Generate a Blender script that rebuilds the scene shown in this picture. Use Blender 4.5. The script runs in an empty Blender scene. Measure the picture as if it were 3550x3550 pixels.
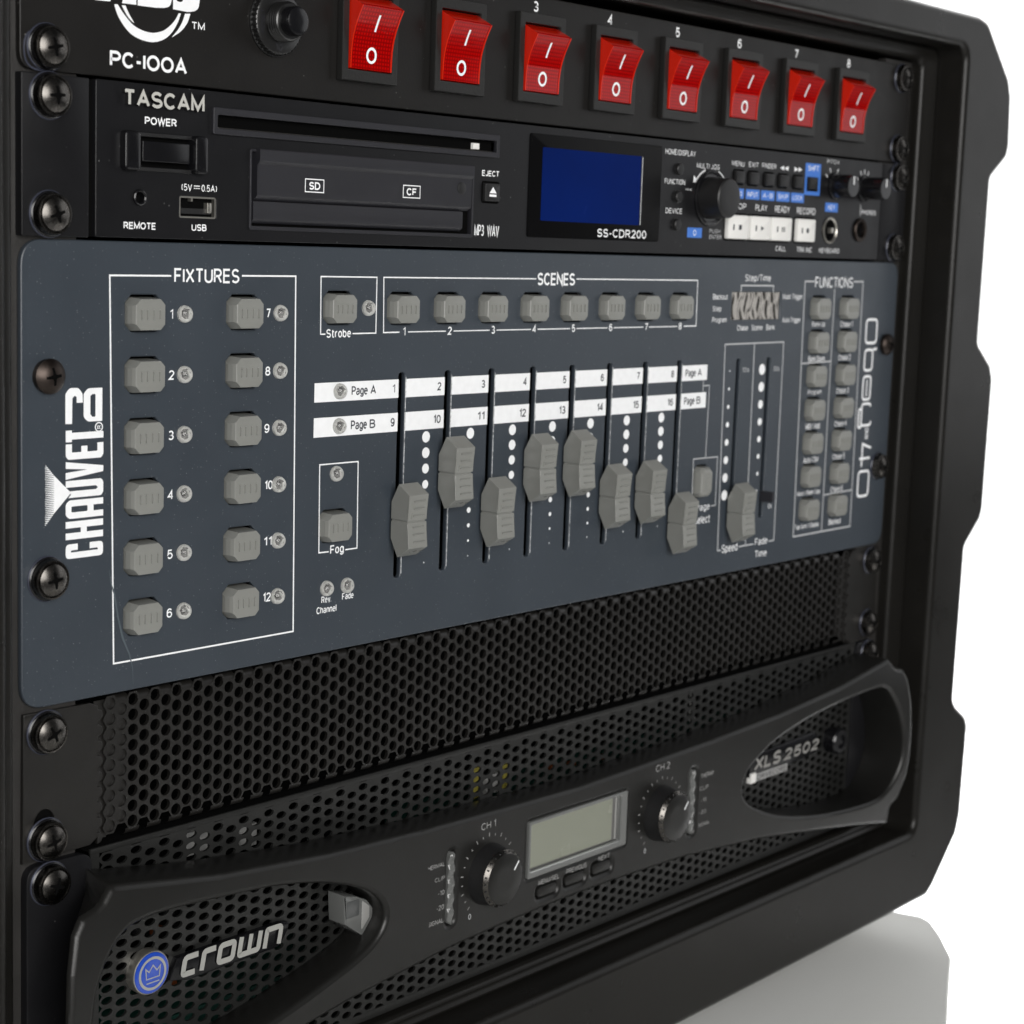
import bpy, bmesh, math, random
from mathutils import Vector, Matrix
random.seed(4)
scn = bpy.context.scene
COL = scn.collection
S = 0.001                      # everything below is measured in millimetres

# ------------------------------------------------------------------ camera
cam_d = bpy.data.cameras.new("camera")
cam = bpy.data.objects.new("camera", cam_d)
COL.objects.link(cam)
CAMP = Vector((-305.6066, -436.4631, 3.8415))
RT = Vector((0.6491334390836289, -0.7598692393409568, 0.03499310456156146))
DN = Vector((-0.08629333445661957, -0.1192675517665438, -0.9891050053073096))
FW = Vector((0.7557640099209665, 0.6390414620343585, -0.14299220646304756))
m = Matrix(((RT.x, -DN.x, -FW.x, CAMP.x * S), (RT.y, -DN.y, -FW.y, CAMP.y * S),
            (RT.z, -DN.z, -FW.z, CAMP.z * S), (0, 0, 0, 1)))
cam.matrix_world = m
cam_d.sensor_width = 36.0
cam_d.lens = 6533.15 / 3550 * 36.0
cam_d.clip_start = 0.02
cam_d.clip_end = 50
cam_d.dof.use_dof = True
cam_d.dof.focus_distance = 0.590
cam_d.dof.aperture_fstop = 23.0
scn.camera = cam

# ------------------------------------------------------------------ world and lamps
w = bpy.data.worlds.new("World")
scn.world = w
w.use_nodes = True
w.node_tree.nodes["Background"].inputs[0].default_value = (0.9, 0.95, 1.0, 1)
w.node_tree.nodes["Background"].inputs[1].default_value = 0.035
scn.view_settings.view_transform = 'Standard'
scn.view_settings.look = 'None'
scn.view_settings.exposure = 0
scn.view_settings.gamma = 1
scn.view_settings.use_curve_mapping = False


def area(name, loc, target, sx, sy, power, col=(1, 1, 1)):
    d = bpy.data.lights.new(name, 'AREA')
    d.shape = 'RECTANGLE'
    d.size, d.size_y = sx, sy
    d.energy = power
    d.color = col
    o = bpy.data.objects.new(name, d)
    COL.objects.link(o)
    o.location = loc
    o.rotation_euler = (Vector(target) - Vector(loc)).to_track_quat('-Z', 'Y').to_euler()
    return o


area("key_softbox", (-0.70, -1.60, 0.35), (0.2, 0, -0.1), 1.5, 1.1, 39, (1, 0.985, 0.965))
area("side_softbox", (1.65, -0.80, 0.32), (0.36, -0.02, -0.25), 0.8, 1.2, 2.6, (0.97, 0.98, 1.0))
area("low_bounce_fill", (0.78, -0.50, -0.72), (0.3, 0, -0.2), 0.7, 0.7, 0.55, (1, 0.98, 0.94))  # added fill in place of light bounced up from the table top
area("backdrop_lamp_high", (1.45, 0.24, 1.25), (2.2, 0.87, 1.0), 1.8, 0.5, 48)
area("backdrop_lamp_low", (1.45, 0.24, -1.25), (2.2, 0.87, -1.0), 1.8, 0.5, 48)

# ------------------------------------------------------------------ materials


def mat(name, col, rough=0.5, metal=0.0, spec=0.5, bump=0.0, bscale=900.0, speck=0.0, var=0.0,
        trans=0.0, coat=0.0, ior=1.5, vscale=60.0, speckcol=(0.6, 0.65, 0.68), sscale=520):
    mt = bpy.data.materials.new(name)
    mt.use_nodes = True
    nt = mt.node_tree
    b = nt.nodes["Principled BSDF"]
    b.inputs["Roughness"].default_value = rough
    b.inputs["Metallic"].default_value = metal
    b.inputs["Specular IOR Level"].default_value = spec
    b.inputs["IOR"].default_value = ior
    b.inputs["Transmission Weight"].default_value = trans
    b.inputs["Coat Weight"].default_value = coat
    b.inputs["Coat Roughness"].default_value = 0.08
    b.inputs["Base Color"].default_value = (*col, 1)
    tc = nt.nodes.new("ShaderNodeTexCoord")
    src = None

    def noise(scale, det=3.0):
        n = nt.nodes.new("ShaderNodeTexNoise")
        n.inputs["Scale"].default_value = scale
        n.inputs["Detail"].default_value = det
        nt.links.new(tc.outputs["Object"], n.inputs["Vector"])
        return n
    if var > 0:
        n = noise(vscale, 4)
        r = nt.nodes.new("ShaderNodeMapRange")
        r.inputs["From Min"].default_value = 0.3
        r.inputs["From Max"].default_value = 0.7
        r.inputs["To Min"].default_value = 1 - var
        r.inputs["To Max"].default_value = 1 + var
        nt.links.new(n.outputs["Fac"], r.inputs["Value"])
        mx = nt.nodes.new("ShaderNodeVectorMath")
        mx.operation = 'SCALE'
        mx.inputs[0].default_value = col
        nt.links.new(r.outputs["Result"], mx.inputs["Scale"])
        nt.links.new(mx.outputs[0], b.inputs["Base Color"])
        src = mx.outputs[0]
        rr = nt.nodes.new("ShaderNodeMapRange")
        rr.inputs["To Min"].default_value = max(0, rough - 0.07)
        rr.inputs["To Max"].default_value = min(1, rough + 0.07)
        n2 = noise(vscale * 2.3, 3)
        nt.links.new(n2.outputs["Fac"], rr.inputs["Value"])
        nt.links.new(rr.outputs["Result"], b.inputs["Roughness"])
    if speck > 0:
        v = nt.nodes.new("ShaderNodeTexVoronoi")
        v.inputs["Scale"].default_value = sscale
        nt.links.new(tc.outputs["Object"], v.inputs["Vector"])
        lt = nt.nodes.new("ShaderNodeMapRange")
        lt.inputs["From Min"].default_value = 0.05
        lt.inputs["From Max"].default_value = 0.16
        lt.inputs["To Min"].default_value = 1
        lt.inputs["To Max"].default_value = 0
        nt.links.new(v.outputs["Distance"], lt.inputs["Value"])
        sp = nt.nodes.new("ShaderNodeSeparateColor")
        nt.links.new(v.outputs["Color"], sp.inputs[0])
        gt = nt.nodes.new("ShaderNodeMapRange")
        gt.inputs["From Min"].default_value = 1 - speck
        gt.inputs["From Max"].default_value = 1.0
        nt.links.new(sp.outputs[0], gt.inputs["Value"])
        mu = nt.nodes.new("ShaderNodeMath")
        mu.operation = 'MULTIPLY'
        nt.links.new(lt.outputs["Result"], mu.inputs[0])
        nt.links.new(gt.outputs["Result"], mu.inputs[1])
        mix = nt.nodes.new("ShaderNodeMix")
        mix.data_type = 'RGBA'
        mix.inputs["A"].default_value = (*col, 1)
        mix.inputs["B"].default_value = (*speckcol, 1)
        if src:
            nt.links.new(src, mix.inputs["A"])
        nt.links.new(mu.outputs[0], mix.inputs["Factor"])
        nt.links.new(mix.outputs["Result"], b.inputs["Base Color"])
    if bump > 0:
        n = noise(bscale, 2)
        bp = nt.nodes.new("ShaderNodeBump")
        bp.inputs["Strength"].default_value = bump
        bp.inputs["Distance"].default_value = 0.0004
        nt.links.new(n.outputs["Fac"], bp.inputs["Height"])
        nt.links.new(bp.outputs["Normal"], b.inputs["Normal"])
    return mt


M = dict(
    case=mat("moulded_black_plastic", (0.0105, 0.0099, 0.0088), 0.30, spec=0.26, bump=0.06, bscale=1100, var=0.12, vscale=25, speck=0.05, speckcol=(0.05, 0.05, 0.05), sscale=600),
    rail=mat("rail_metal", (0.026, 0.0245, 0.023), 0.45, bump=0.2, bscale=900, var=0.2),
    dark=mat("dark_interior", (0.003, 0.003, 0.003), 1.0, spec=0.05),
    slate=mat("slate_blue_paint", (0.0385, 0.0480, 0.0600), 0.36, spec=0.6, bump=0.05, bscale=1500, speck=0.5, var=0.06, vscale=30, speckcol=(0.26, 0.28, 0.29), sscale=900),
    print=mat("white_print", (0.90, 0.91, 0.92), 0.6, spec=0.2, var=0.03, vscale=400),
    dimprint=mat("grey_print", (0.58, 0.59, 0.60), 0.6, spec=0.2),
    ampprint=mat("faint_grey_print", (0.34, 0.34, 0.335), 0.6, spec=0.2),
    slateprint=mat("slate_print", (0.045, 0.05, 0.06), 0.6, spec=0.3),
    black=mat("satin_black_paint", (0.0092, 0.0085, 0.0079), 0.42, spec=0.30, bump=0.06, bscale=1400, speck=0.08, var=0.12, vscale=40, speckcol=(0.2, 0.2, 0.19), sscale=560),
    jet=mat("smooth_black_panel", (0.0076, 0.0076, 0.0086), 0.36, spec=0.30, bump=0.04, bscale=1300, speck=0.06, var=0.08, vscale=40, speckcol=(0.2, 0.2, 0.2), sscale=560),
    gloss=mat("gloss_black_plastic", (0.006, 0.006, 0.007), 0.22, spec=0.5),
    softblack=mat("matt_black_plastic", (0.012, 0.012, 0.0125), 0.45, bump=0.1, bscale=1200),
    char=mat("charcoal_plastic", (0.0165, 0.0165, 0.0205), 0.5, bump=0.06, bscale=1500, var=0.05),
    bezelblk=mat("bezel_black_plastic", (0.0125, 0.0123, 0.0115), 0.45, bump=0.15, bscale=1300),
    grey=mat("grey_key_plastic", (0.226, 0.229, 0.213), 0.30, spec=0.6, bump=0.03, bscale=900, var=0.04, vscale=90),
    led=mat("clear_lens", (0.86, 0.86, 0.84), 0.06, trans=0.86, ior=1.42),
    ledcore=mat("lens_core", (0.13, 0.13, 0.125), 0.3),
    ledcup=mat("lens_cup", (0.85, 0.85, 0.83), 0.35),
    metal=mat("black_nickel", (0.115, 0.108, 0.10), 0.27, metal=1.0, bump=0.04, bscale=600, var=0.15, vscale=300),
    bronze=mat("dark_bronze", (0.062, 0.050, 0.044), 0.42, metal=1.0, bump=0.04, var=0.1, vscale=300),
    steel=mat("bright_steel", (0.55, 0.53, 0.48), 0.32, metal=0.9),
    frame=mat("display_frame", (0.0042, 0.0042, 0.0045), 0.3, spec=0.05),
    letter=mat("pale_raised_letters", (0.50, 0.495, 0.46), 0.4),
    slotpale=mat("pale_slot_strip", (0.50, 0.51, 0.52), 0.4, var=0.9, vscale=900),
    nut=mat("ribbed_black_nut", (0.011, 0.011, 0.011), 0.28, spec=0.7),
    dull=mat("dull_metal_letters", (0.27, 0.265, 0.25), 0.4),
    silver=mat("brushed_silver_letters", (0.40, 0.40, 0.375), 0.4, metal=0.25, bump=0.05, bscale=2000),
    lcd=mat("blue_screen_glass", (0.0003, 0.0100, 0.096), 0.25, spec=0.03, var=0.16, vscale=22),
    olive=mat("olive_display", (0.21, 0.222, 0.172), 0.25, coat=0.7, var=0.03, vscale=30),
    clear=mat("clear_plastic_rim", (0.19, 0.195, 0.19), 0.13, coat=0.4, trans=0.35),
    blue=mat("blue_print", (0.055, 0.19, 0.62), 0.5),
    badge=mat("blue_enamel", (0.016, 0.065, 0.43), 0.12, coat=1.0),
    white=mat("white_key_plastic", (0.86, 0.85, 0.82), 0.4),
    amp=mat("dark_metallic_paint", (0.0112, 0.0110, 0.0102), 0.34, spec=0.42, bump=0.06, bscale=1600, speck=0.05, var=0.06, vscale=50, speckcol=(0.06, 0.06, 0.055), sscale=1200),
    mesh=mat("perforated_black_steel", (0.0112, 0.0104, 0.0094), 0.36, spec=0.6, bump=0.05, bscale=1200, var=0.12, vscale=60),
    ampmesh=mat("perforated_grey_steel", (0.0135, 0.0137, 0.0130), 0.36, spec=0.55, bump=0.04, bscale=1200, var=0.08, vscale=60),
    edge=mat("bluish_lit_edge", (0.055, 0.06, 0.085), 0.35, metal=0.3),  # pale colour stands in for light caught on rims
    felt=mat("dust_felt", (0.028, 0.026, 0.023), 0.95, bump=0.9, bscale=1700, speck=0.3, speckcol=(0.11, 0.10, 0.085)),
    pcb=mat("green_circuit_board", (0.008, 0.06, 0.045), 0.4),
    yellow=mat("yellow_tape", (0.38, 0.33, 0.06), 0.5),
    pale=mat("white_nylon", (0.42, 0.42, 0.41), 0.5),
    copper=mat("copper_wire", (0.25, 0.07, 0.02), 0.4, metal=0.6),
    scratch=mat("scuffed_paint", (0.078, 0.098, 0.112), 0.5),
    lensface=mat("lens_flat", (0.075, 0.078, 0.078), 0.2, coat=0.3),
    lenstip=mat("lens_tip", (0.30, 0.30, 0.29), 0.15, coat=0.5),
    table=mat("pale_grey_board", (0.83, 0.835, 0.81), 0.9, spec=0.0, var=0.015, vscale=8),
    wall=mat("white_backdrop_paper", (0.9, 0.9, 0.9), 0.9),
)


def red_mat(name, col, grid):
    mt = mat(name, col, 0.07, spec=0.28, coat=0.0)
    nt = mt.node_tree
    b = nt.nodes["Principled BSDF"]
    b.inputs["Subsurface Weight"].default_value = 0.2
    b.inputs["Subsurface Radius"].default_value = (0.004, 0.0004, 0.0003)
    b.inputs["Subsurface Scale"].default_value = 1.0
    if grid:
        tc = nt.nodes.new("ShaderNodeTexCoord")
        wv = []
        for ax in ('X', 'Z'):
            t = nt.nodes.new("ShaderNodeTexWave")
            t.bands_direction = ax
            t.inputs["Scale"].default_value = 260
            nt.links.new(tc.outputs["Object"], t.inputs["Vector"])
            wv.append(t)
        mn = nt.nodes.new("ShaderNodeMath")
        mn.operation = 'MINIMUM'
        nt.links.new(wv[0].outputs["Fac"], mn.inputs[0])
        nt.links.new(wv[1].outputs["Fac"], mn.inputs[1])
        cr = nt.nodes.new("ShaderNodeMix")
        cr.data_type = 'RGBA'
        cr.inputs["A"].default_value = (col[0] * 0.5, col[1] * 0.5, col[2] * 0.5, 1)
        cr.inputs["B"].default_value = (col[0] * 1.2, col[1] * 1.6, col[2] * 1.2, 1)
        nt.links.new(mn.outputs[0], cr.inputs["Factor"])
        nt.links.new(cr.outputs["Result"], b.inputs["Base Color"])
    return mt


M['red'] = red_mat("red_translucent_lens", (0.44, 0.001, 0.001), True)
M['redside'] = red_mat("red_side_glow", (0.66, 0.016, 0.004), False)  # brighter orange-red colour stands in for light glowing in the sides

# ------------------------------------------------------------------ mesh building


class MB:
    def __init__(s):
        s.v, s.f, s.m, s.mats = [], [], [], []

    def mi(s, mname):
        if mname not in s.mats:
            s.mats.append(mname)
        return s.mats.index(mname)

    def add(s, vs, fs, mname):
        k = s.mi(mname)
        o = len(s.v)
        s.v.extend([tuple(p) for p in vs])
        for f in fs:
            s.f.append(tuple(i + o for i in f))
            s.m.append(k)
        return s

    def mesh(s, name, angle=32):
        me = bpy.data.meshes.new(name)
        me.from_pydata([(x * S, y * S, z * S) for x, y, z in s.v], [], s.f)
        for n in s.mats:
            me.materials.append(M[n])
        me.polygons.foreach_set("material_index", s.m)
        bm = bmesh.new()
        bm.from_mesh(me)
        bmesh.ops.recalc_face_normals(bm, faces=bm.faces)
        bm.to_mesh(me)
        bm.free()
        me.polygons.foreach_set("use_smooth", [True] * len(me.polygons))
        me.set_sharp_from_angle(angle=math.radians(angle))
        me.update()
        return me

    # --- primitives, all along the -Y direction (towards the viewer)
    def prism(s, pts, y0, y1, mname, bev=0.0, back=True):
        """polygon pts (x,z) from y0 (back) to y1 (front) with a bevelled front rim"""
        n = len(pts)
        fr = inset(pts, bev) if bev > 0 else pts
        vs = [(x, y0, z) for x, z in pts]
        fs = []
        sg = -1 if y1 < y0 else 1
        if bev > 0:
            vs += [(x, y1 - sg * bev, z) for x, z in pts]
            md = inset(pts, bev * 0.3)
            vs += [(x, y1 - sg * bev * 0.3, z) for x, z in md]
            vs += [(x, y1, z) for x, z in fr]
            L = 4
        else:
            vs += [(x, y1, z) for x, z in pts]
            L = 2
        for a in range(L - 1):
            for i in range(n):
                j = (i + 1) % n
                fs.append((a * n + i, a * n + j, a * n + n + j, a * n + n + i))
        fs.append(tuple(range((L - 1) * n, L * n)))
        if back:
            fs.append(tuple(range(n - 1, -1, -1)))
        return s.add(vs, fs, mname)

    def box(s, x0, x1, y0, y1, z0, z1, mname, bev=0.0):
        return s.prism([(x0, z0), (x1, z0), (x1, z1), (x0, z1)], y0, y1, mname, bev)

    def loft(s, loops, mname, cap0=False, cap1=False):
        n = len(loops[0])
        vs = [p for l in loops for p in l]
        fs = []
        for a in range(len(loops) - 1):
            for i in range(n):
                j = (i + 1) % n
                fs.append((a * n + i, a * n + j, a * n + n + j, a * n + n + i))
        if cap0:
            fs.append(tuple(range(n - 1, -1, -1)))
        if cap1:
            fs.append(tuple(range((len(loops) - 1) * n, len(loops) * n)))
        return s.add(vs, fs, mname)

    def lathe(s, cx, cz, prof, mname, n=32, cap=True):
        """prof: list of (radius, y)"""
        lp = []
        for r, y in prof:
            lp.append([(cx + r * math.cos(2 * math.pi * i / n), y, cz + r * math.sin(2 * math.pi * i / n)) for i in range(n)])
        return s.loft(lp, mname, False, cap)

    def quad(s, pts, y, mname):
        return s.add([(x, y, z) for x, z in pts], [tuple(range(len(pts)))], mname)

    def rect(s, x0, x1, z0, z1, y, mname):
        return s.quad([(x0, z0), (x1, z0), (x1, z1), (x0, z1)], y, mname)

    def disc(s, cx, cz, r, y, mname, n=20, rx=1.0):
        return s.quad([(cx + rx * r * math.cos(2 * math.pi * i / n), cz + r * math.sin(2 * math.pi * i / n)) for i in range(n)], y, mname)

    def ribbon(s, pts, wd, y, mname, closed=False):
        n = len(pts)
        P = [Vector(p) for p in pts]
        L, R = [], []
        for i in range(n):
            a = P[i - 1] if (closed or i > 0) else None
            c = P[(i + 1) % n] if (closed or i < n - 1) else None
            d0 = (P[i] - a).normalized() if a is not None else None
            d1 = (c - P[i]).normalized() if c is not None else None
            if d0 is None:
                d0 = d1
            if d1 is None:
                d1 = d0
            t = (d0 + d1)
            t = t.normalized() if t.length > 1e-6 else d0
            nrm = Vector((-t.y, t.x))
            k = wd / 2 / max(0.35, nrm.dot(Vector((-d0.y, d0.x))))
            L.append(P[i] + nrm * k)
            R.append(P[i] - nrm * k)
        vs = [(p.x, y, p.y) for p in L] + [(p.x, y, p.y) for p in R]
        fs = []
        for i in range(n if closed else n - 1):
            j = (i + 1) % n
            fs.append((i, j, n + j, n + i))
        return s.add(vs, fs, mname)

    def plate(s, outline, holes, yf, t, mname, bev=0.0, yfun=None, cuts=None, res=1):
        vs, fs = fill_curve(outline, holes, t, bev, res)
        if yfun is None:
            return s.add([(x, yf + t / 2 - z, y) for x, y, z in vs], fs, mname)
        bm = bmesh.new()
        bv = [bm.verts.new(p) for p in vs]
        bm.verts.ensure_lookup_table()
        for f in fs:
            try:
                bm.faces.new([bv[i] for i in f])
            except ValueError:
                pass
        for ax, vals in cuts:
            for c in vals:
                co = Vector((c, 0, 0)) if ax == 0 else Vector((0, c, 0))
                no = Vector((1, 0, 0)) if ax == 0 else Vector((0, 1, 0))
                bmesh.ops.bisect_plane(bm, geom=bm.verts[:] + bm.edges[:] + bm.faces[:], plane_co=co, plane_no=no, dist=1e-5)
        bmesh.ops.triangulate(bm, faces=[f for f in bm.faces if len(f.verts) > 4])
        bm.verts.index_update()
        nv = []
        for v in bm.verts:
            x, z, l = v.co
            d = t / 2 - l                      # depth below the front
            if d < t * 0.5:
                nv.append((x, yfun(x, z) + d, z))
            else:
                if x < 24.0:            # the near end hollows out behind its front rim
                    x = 23.6 if near_loops((x, z), holes, 2.6) else 21.4 + x * 0.02
                nv.append((x, yf + d, z))
        nf = [tuple(v.index for v in f.verts) for f in bm.faces]
        bm.free()
        return s.add(nv, nf, mname)

    def text(s, body, x0, x1, z0, z1, y, mname, bold=0.0, shear=0.0, turn=0, depth=0.0):
        """drawn sans letters fitted to a box; turn=1 reads upwards, turn=-1 reads downwards"""
        bw, bh = (x1 - x0, z1 - z0) if turn == 0 else (z1 - z0, x1 - x0)
        lo = -0.27 if any(c in "gpqy" for c in body) else 0.0
        hi = 1.0
        hcap = bh / (hi - lo)
        wd = hcap * (0.125 + bold * 3.2)
        # advance widths in cap heights
        pen, items = 0.0, []
        for c in body:
            if c == ' ':
                pen += 0.34
                continue
            gw, strokes = GLYPH[c]
            items.append((pen, strokes))
            pen += gw + 0.235
        tot = max(0.001, pen - 0.235)
        single = tot < 0.02
        wd = min(wd, (bw / len(body)) * 0.27) if not single else min(wd, bw)
        kx = (bw - wd) / tot if not single else 0
        kz = (bh - wd) / (hi - lo)
        n_ = 0

        def place(u, v):
            if turn == 1:
                return (x1 - v, z0 + u)
            if turn == -1:
                return (x0 + v, z1 - u)
            return (x0 + u, z0 + v)
        for px0, strokes in items:
            for q, (closed, pts) in enumerate(strokes):
                pp = []
                for a, b in pts:
                    v = wd / 2 + (b - lo) * kz
                    u = (bw / 2 if single else wd / 2 + (px0 + a) * kx) + shear * (v - bh / 2)
                    pp.append(place(u, v))
                if not closed:      # square ends reach half a stroke further
                    pass
                s.ribbon(pp, wd, y - 0.004 * q, mname, closed)
                if depth > 0:
                    o = len(s.v) - 2 * len(pp)
                    n = len(pp)
                    vs = [(v_[0], v_[1] + depth, v_[2]) for v_ in s.v[o:]]
                    k = s.mi('softblack')
                    s.v.extend(vs)
                    rng = range(n if closed else n - 1)
                    for c0_ in (0, n):
                        for i_ in rng:
                            j_ = (i_ + 1) % n
                            s.f.append((o + c0_ + i_, o + c0_ + j_, o + 2 * n + c0_ + j_, o + 2 * n + c0_ + i_))
                            s.m.append(k)
                    if not closed:
                        for e in (0, n - 1):
                            s.f.append((o + e, o + n + e, o + 3 * n + e, o + 2 * n + e))
                            s.m.append(k)
        return s


def _arc(cx, cy, rx, ry, a0, a1, n=11):
    return [(cx + rx * math.cos(math.radians(a0 + (a1 - a0) * i / n)), cy + ry * math.sin(math.radians(a0 + (a1 - a0) * i / n))) for i in range(n + 1)]


def _ov(cx, cy, rx, ry, n=20):
    return (True, _arc(cx, cy, rx, ry, 0, 360, n)[:-1])


def _l(*p):
    return (False, list(p))


def _p(*parts):
    out = []
    for q in parts:
        out += q if isinstance(q, list) else [q]
    return (False, out)


X_ = 0.74
GLYPH = {
    'A': (.66, [_l((0, 0), (.33, 1), (.66, 0)), _l((.12, .32), (.54, .32))]),
    'B': (.56, [_p((0, 0), (0, 1), _arc(.3, .765, .22, .235, 90, -90), (0, .53)), _p((0, .53), _arc(.31, .265, .25, .265, 90, -90), (0, 0))]),
    'C': (.62, [_p(_arc(.33, .5, .33, .5, 42, 318, 18))]),
    'D': (.62, [(True, [(0, 0), (0, 1)] + _arc(.26, .5, .36, .5, 90, -90))]),
    'E': (.52, [_l((.52, 1), (0, 1), (0, 0), (.52, 0)), _l((0, .52), (.48, .52))]),
    'F': (.5, [_l((.5, 1), (0, 1), (0, 0)), _l((0, .5), (.44, .5))]),
    'G': (.66, [_p(_arc(.33, .5, .33, .5, 42, 318, 18), (.62, .44), (.38, .44))]),
    'H': (.6, [_l((0, 0), (0, 1)), _l((.6, 0), (.6, 1)), _l((0, .52), (.6, .52))]),
    'I': (0, [_l((0, 0), (0, 1))]),
    'J': (.42, [_p((.42, 1), _arc(.21, .24, .21, .24, 0, -180))]),
    'K': (.58, [_l((0, 0), (0, 1)), _l((.56, 1), (0, .38)), _l((.2, .58), (.6, 0))]),
    'L': (.48, [_l((0, 1), (0, 0), (.48, 0))]),
    'M': (.72, [_l((0, 0), (0, 1), (.36, .1), (.72, 1), (.72, 0))]),
    'N': (.6, [_l((0, 0), (0, 1), (.6, 0), (.6, 1))]),
    'O': (.7, [_ov(.35, .5, .35, .5)]),
    'P': (.55, [_p((0, 0), (0, 1), _arc(.29, .73, .26, .27, 90, -90), (0, .46))]),
    'R': (.58, [_p((0, 0), (0, 1), _arc(.3, .745, .25, .255, 90, -90), (0, .49)), _l((.3, .49), (.57, 0))]),
    'S': (.56, [_p(_arc(.28, .745, .26, .255, 25, 270, 12), _arc(.28, .25, .28, .25, 84, -155, 12))]),
    'T': (.56, [_l((0, 1), (.56, 1)), _l((.28, 1), (.28, 0))]),
    'U': (.58, [_p((0, 1), _arc(.29, .29, .29, .29, 180, 360), (.58, 1))]),
    'V': (.62, [_l((0, 1), (.31, 0), (.62, 1))]),
    'W': (.9, [_l((0, 1), (.22, 0), (.45, 1), (.68, 0), (.9, 1))]),
    'X': (.6, [_l((0, 0), (.6, 1)), _l((0, 1), (.6, 0))]),
    'Y': (.6, [_l((0, 1), (.3, .45), (.6, 1)), _l((.3, .45), (.3, 0))]),
    '0': (.5, [_ov(.25, .5, .25, .5)]),
    '1': (.2, [_l((0, .78), (.2, 1), (.2, 0))]),
    '2': (.5, [_p(_arc(.25, .73, .24, .27, 165, -30, 10), (0, 0), (.5, 0))]),
    '3': (.5, [_p(_arc(.24, .755, .22, .245, 150, -80, 9), _arc(.245, .26, .25, .26, 80, -150, 9))]),
    '4': (.52, [_l((.4, 0), (.4, 1), (0, .3), (.54, .3))]),
    '5': (.5, [_p((.46, 1), (.09, 1), (.04, .5), _arc(.25, .32, .25, .32, 125, -150, 11))]),
    '6': (.5, [_ov(.25, .31, .25, .31), _p(_arc(.27, .56, .27, .44, 40, 190, 9))]),
    '7': (.5, [_l((0, 1), (.5, 1), (.18, 0))]),
    '8': (.5, [_ov(.25, .76, .21, .24), _ov(.25, .26, .25, .26)]),
    '9': (.5, [_ov(.25, .69, .25, .31), _p(_arc(.23, .44, .27, .44, -140, 10, 9))]),
    'a': (.46, [_p(_arc(.23, .5, .21, .24, 155, 0, 8), (.44, 0)), _p((.44, .42), _arc(.2, .2, .2, .2, 80, 300, 10), (.44, .16))]),
    'b': (.46, [_l((0, 0), (0, 1)), _ov(.23, .37, .23, .37, 16)]),
    'c': (.42, [_p(_arc(.23, .37, .23, .37, 42, 318, 14))]),
    'd': (.46, [_l((.46, 0), (.46, 1)), _ov(.23, .37, .23, .37, 16)]),
    'e': (.46, [_p((0, .4), (.46, .4), _arc(.23, .37, .23, .37, 5, 315, 15))]),
    'g': (.46, [_p((.46, X_), _arc(.23, -.05, .23, .22, 0, -160, 8)), _ov(.23, .37, .23, .37, 16)]),
    'h': (.44, [_l((0, 0), (0, 1)), _p(_arc(.22, .5, .22, .24, 180, 0, 8), (.44, 0))]),
    'i': (0, [_l((0, 0), (0, X_)), _l((0, .9), (0, 1.0))]),
    'k': (.42, [_l((0, 0), (0, 1)), _l((.4, X_), (0, .3)), _l((.14, .44), (.42, 0))]),
    'l': (0, [_l((0, 0), (0, 1))]),
    'm': (.72, [_l((0, 0), (0, X_)), _p(_arc(.18, .56, .18, .18, 180, 0, 6), (.36, 0)), _p(_arc(.54, .56, .18, .18, 180, 0, 6), (.72, 0))]),
    'n': (.44, [_l((0, 0), (0, X_)), _p(_arc(.22, .5, .22, .24, 180, 0, 8), (.44, 0))]),
    'o': (.46, [_ov(.23, .37, .23, .37, 16)]),
    'p': (.46, [_l((0, -.27), (0, X_)), _ov(.23, .37, .23, .37, 16)]),
    'r': (.26, [_l((0, 0), (0, X_)), _p(_arc(.26, .44, .26, .3, 180, 90, 5))]),
    's': (.4, [_p(_arc(.2, .55, .18, .19, 25, 270, 9), _arc(.2, .185, .2, .185, 84, -155, 9))]),
    't': (.28, [_p((.1, .95), (.1, .15), (.16, 0), (.28, 0)), _l((0, X_), (.28, X_))]),
    'u': (.44, [_p((0, X_), _arc(.22, .22, .22, .22, 180, 360, 8)), _l((.44, 0), (.44, X_))]),
    'w': (.66, [_l((0, X_), (.17, 0), (.33, X_), (.49, 0), (.66, X_))]),
    'v': (.42, [_l((0, X_), (.21, 0), (.42, X_))]),
    'x': (.42, [_l((0, 0), (.42, X_)), _l((0, X_), (.42, 0))]),
    'y': (.44, [_l((0, X_), (.22, 0)), _l((.44, X_), (.13, -.27))]),
    '-': (.26, [_l((0, .42), (.26, .42))]),
    '.': (.0, [_l((0, 0), (0, .08))]),
    '/': (.28, [_l((0, 0), (.28, 1))]),
    '(': (.16, [_p(_arc(.3, .5, .3, .56, 125, 235, 8))]),
    ')': (.16, [_p(_arc(-.14, .5, .3, .56, 55, -55, 8))]),
    '<': (.4, [_l((.4, .8), (0, .5), (.4, .2))]),
    '|': (0, [_l((0, .2), (0, .8))]),
}


def near_loops(p, loops, d):
    P = Vector(p)
    for lp in loops:
        for i in range(len(lp)):
            a, b = Vector(lp[i - 1]), Vector(lp[i])
            ab = b - a
            t = max(0, min(1, (P - a).dot(ab) / max(1e-9, ab.length_squared)))
            if (P - a - ab * t).length < d:
                return True
    return False


def inset(pts, d):
    n = len(pts)
    ar = sum(pts[i][0] * pts[(i + 1) % n][1] - pts[(i + 1) % n][0] * pts[i][1] for i in range(n))
    sg = 1 if ar > 0 else -1
    out = []
    for i in range(n):
        p = Vector(pts[i])
        a = (p - Vector(pts[i - 1])).normalized()
        b = (Vector(pts[(i + 1) % n]) - p).normalized()
        t = (a + b).normalized()
        nr = Vector((-t.y, t.x)) * sg
        k = d / max(0.4, abs(nr.dot(Vector((-a.y, a.x)))))
        q = p + nr * k
        out.append((q.x, q.y))
    return out


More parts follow.
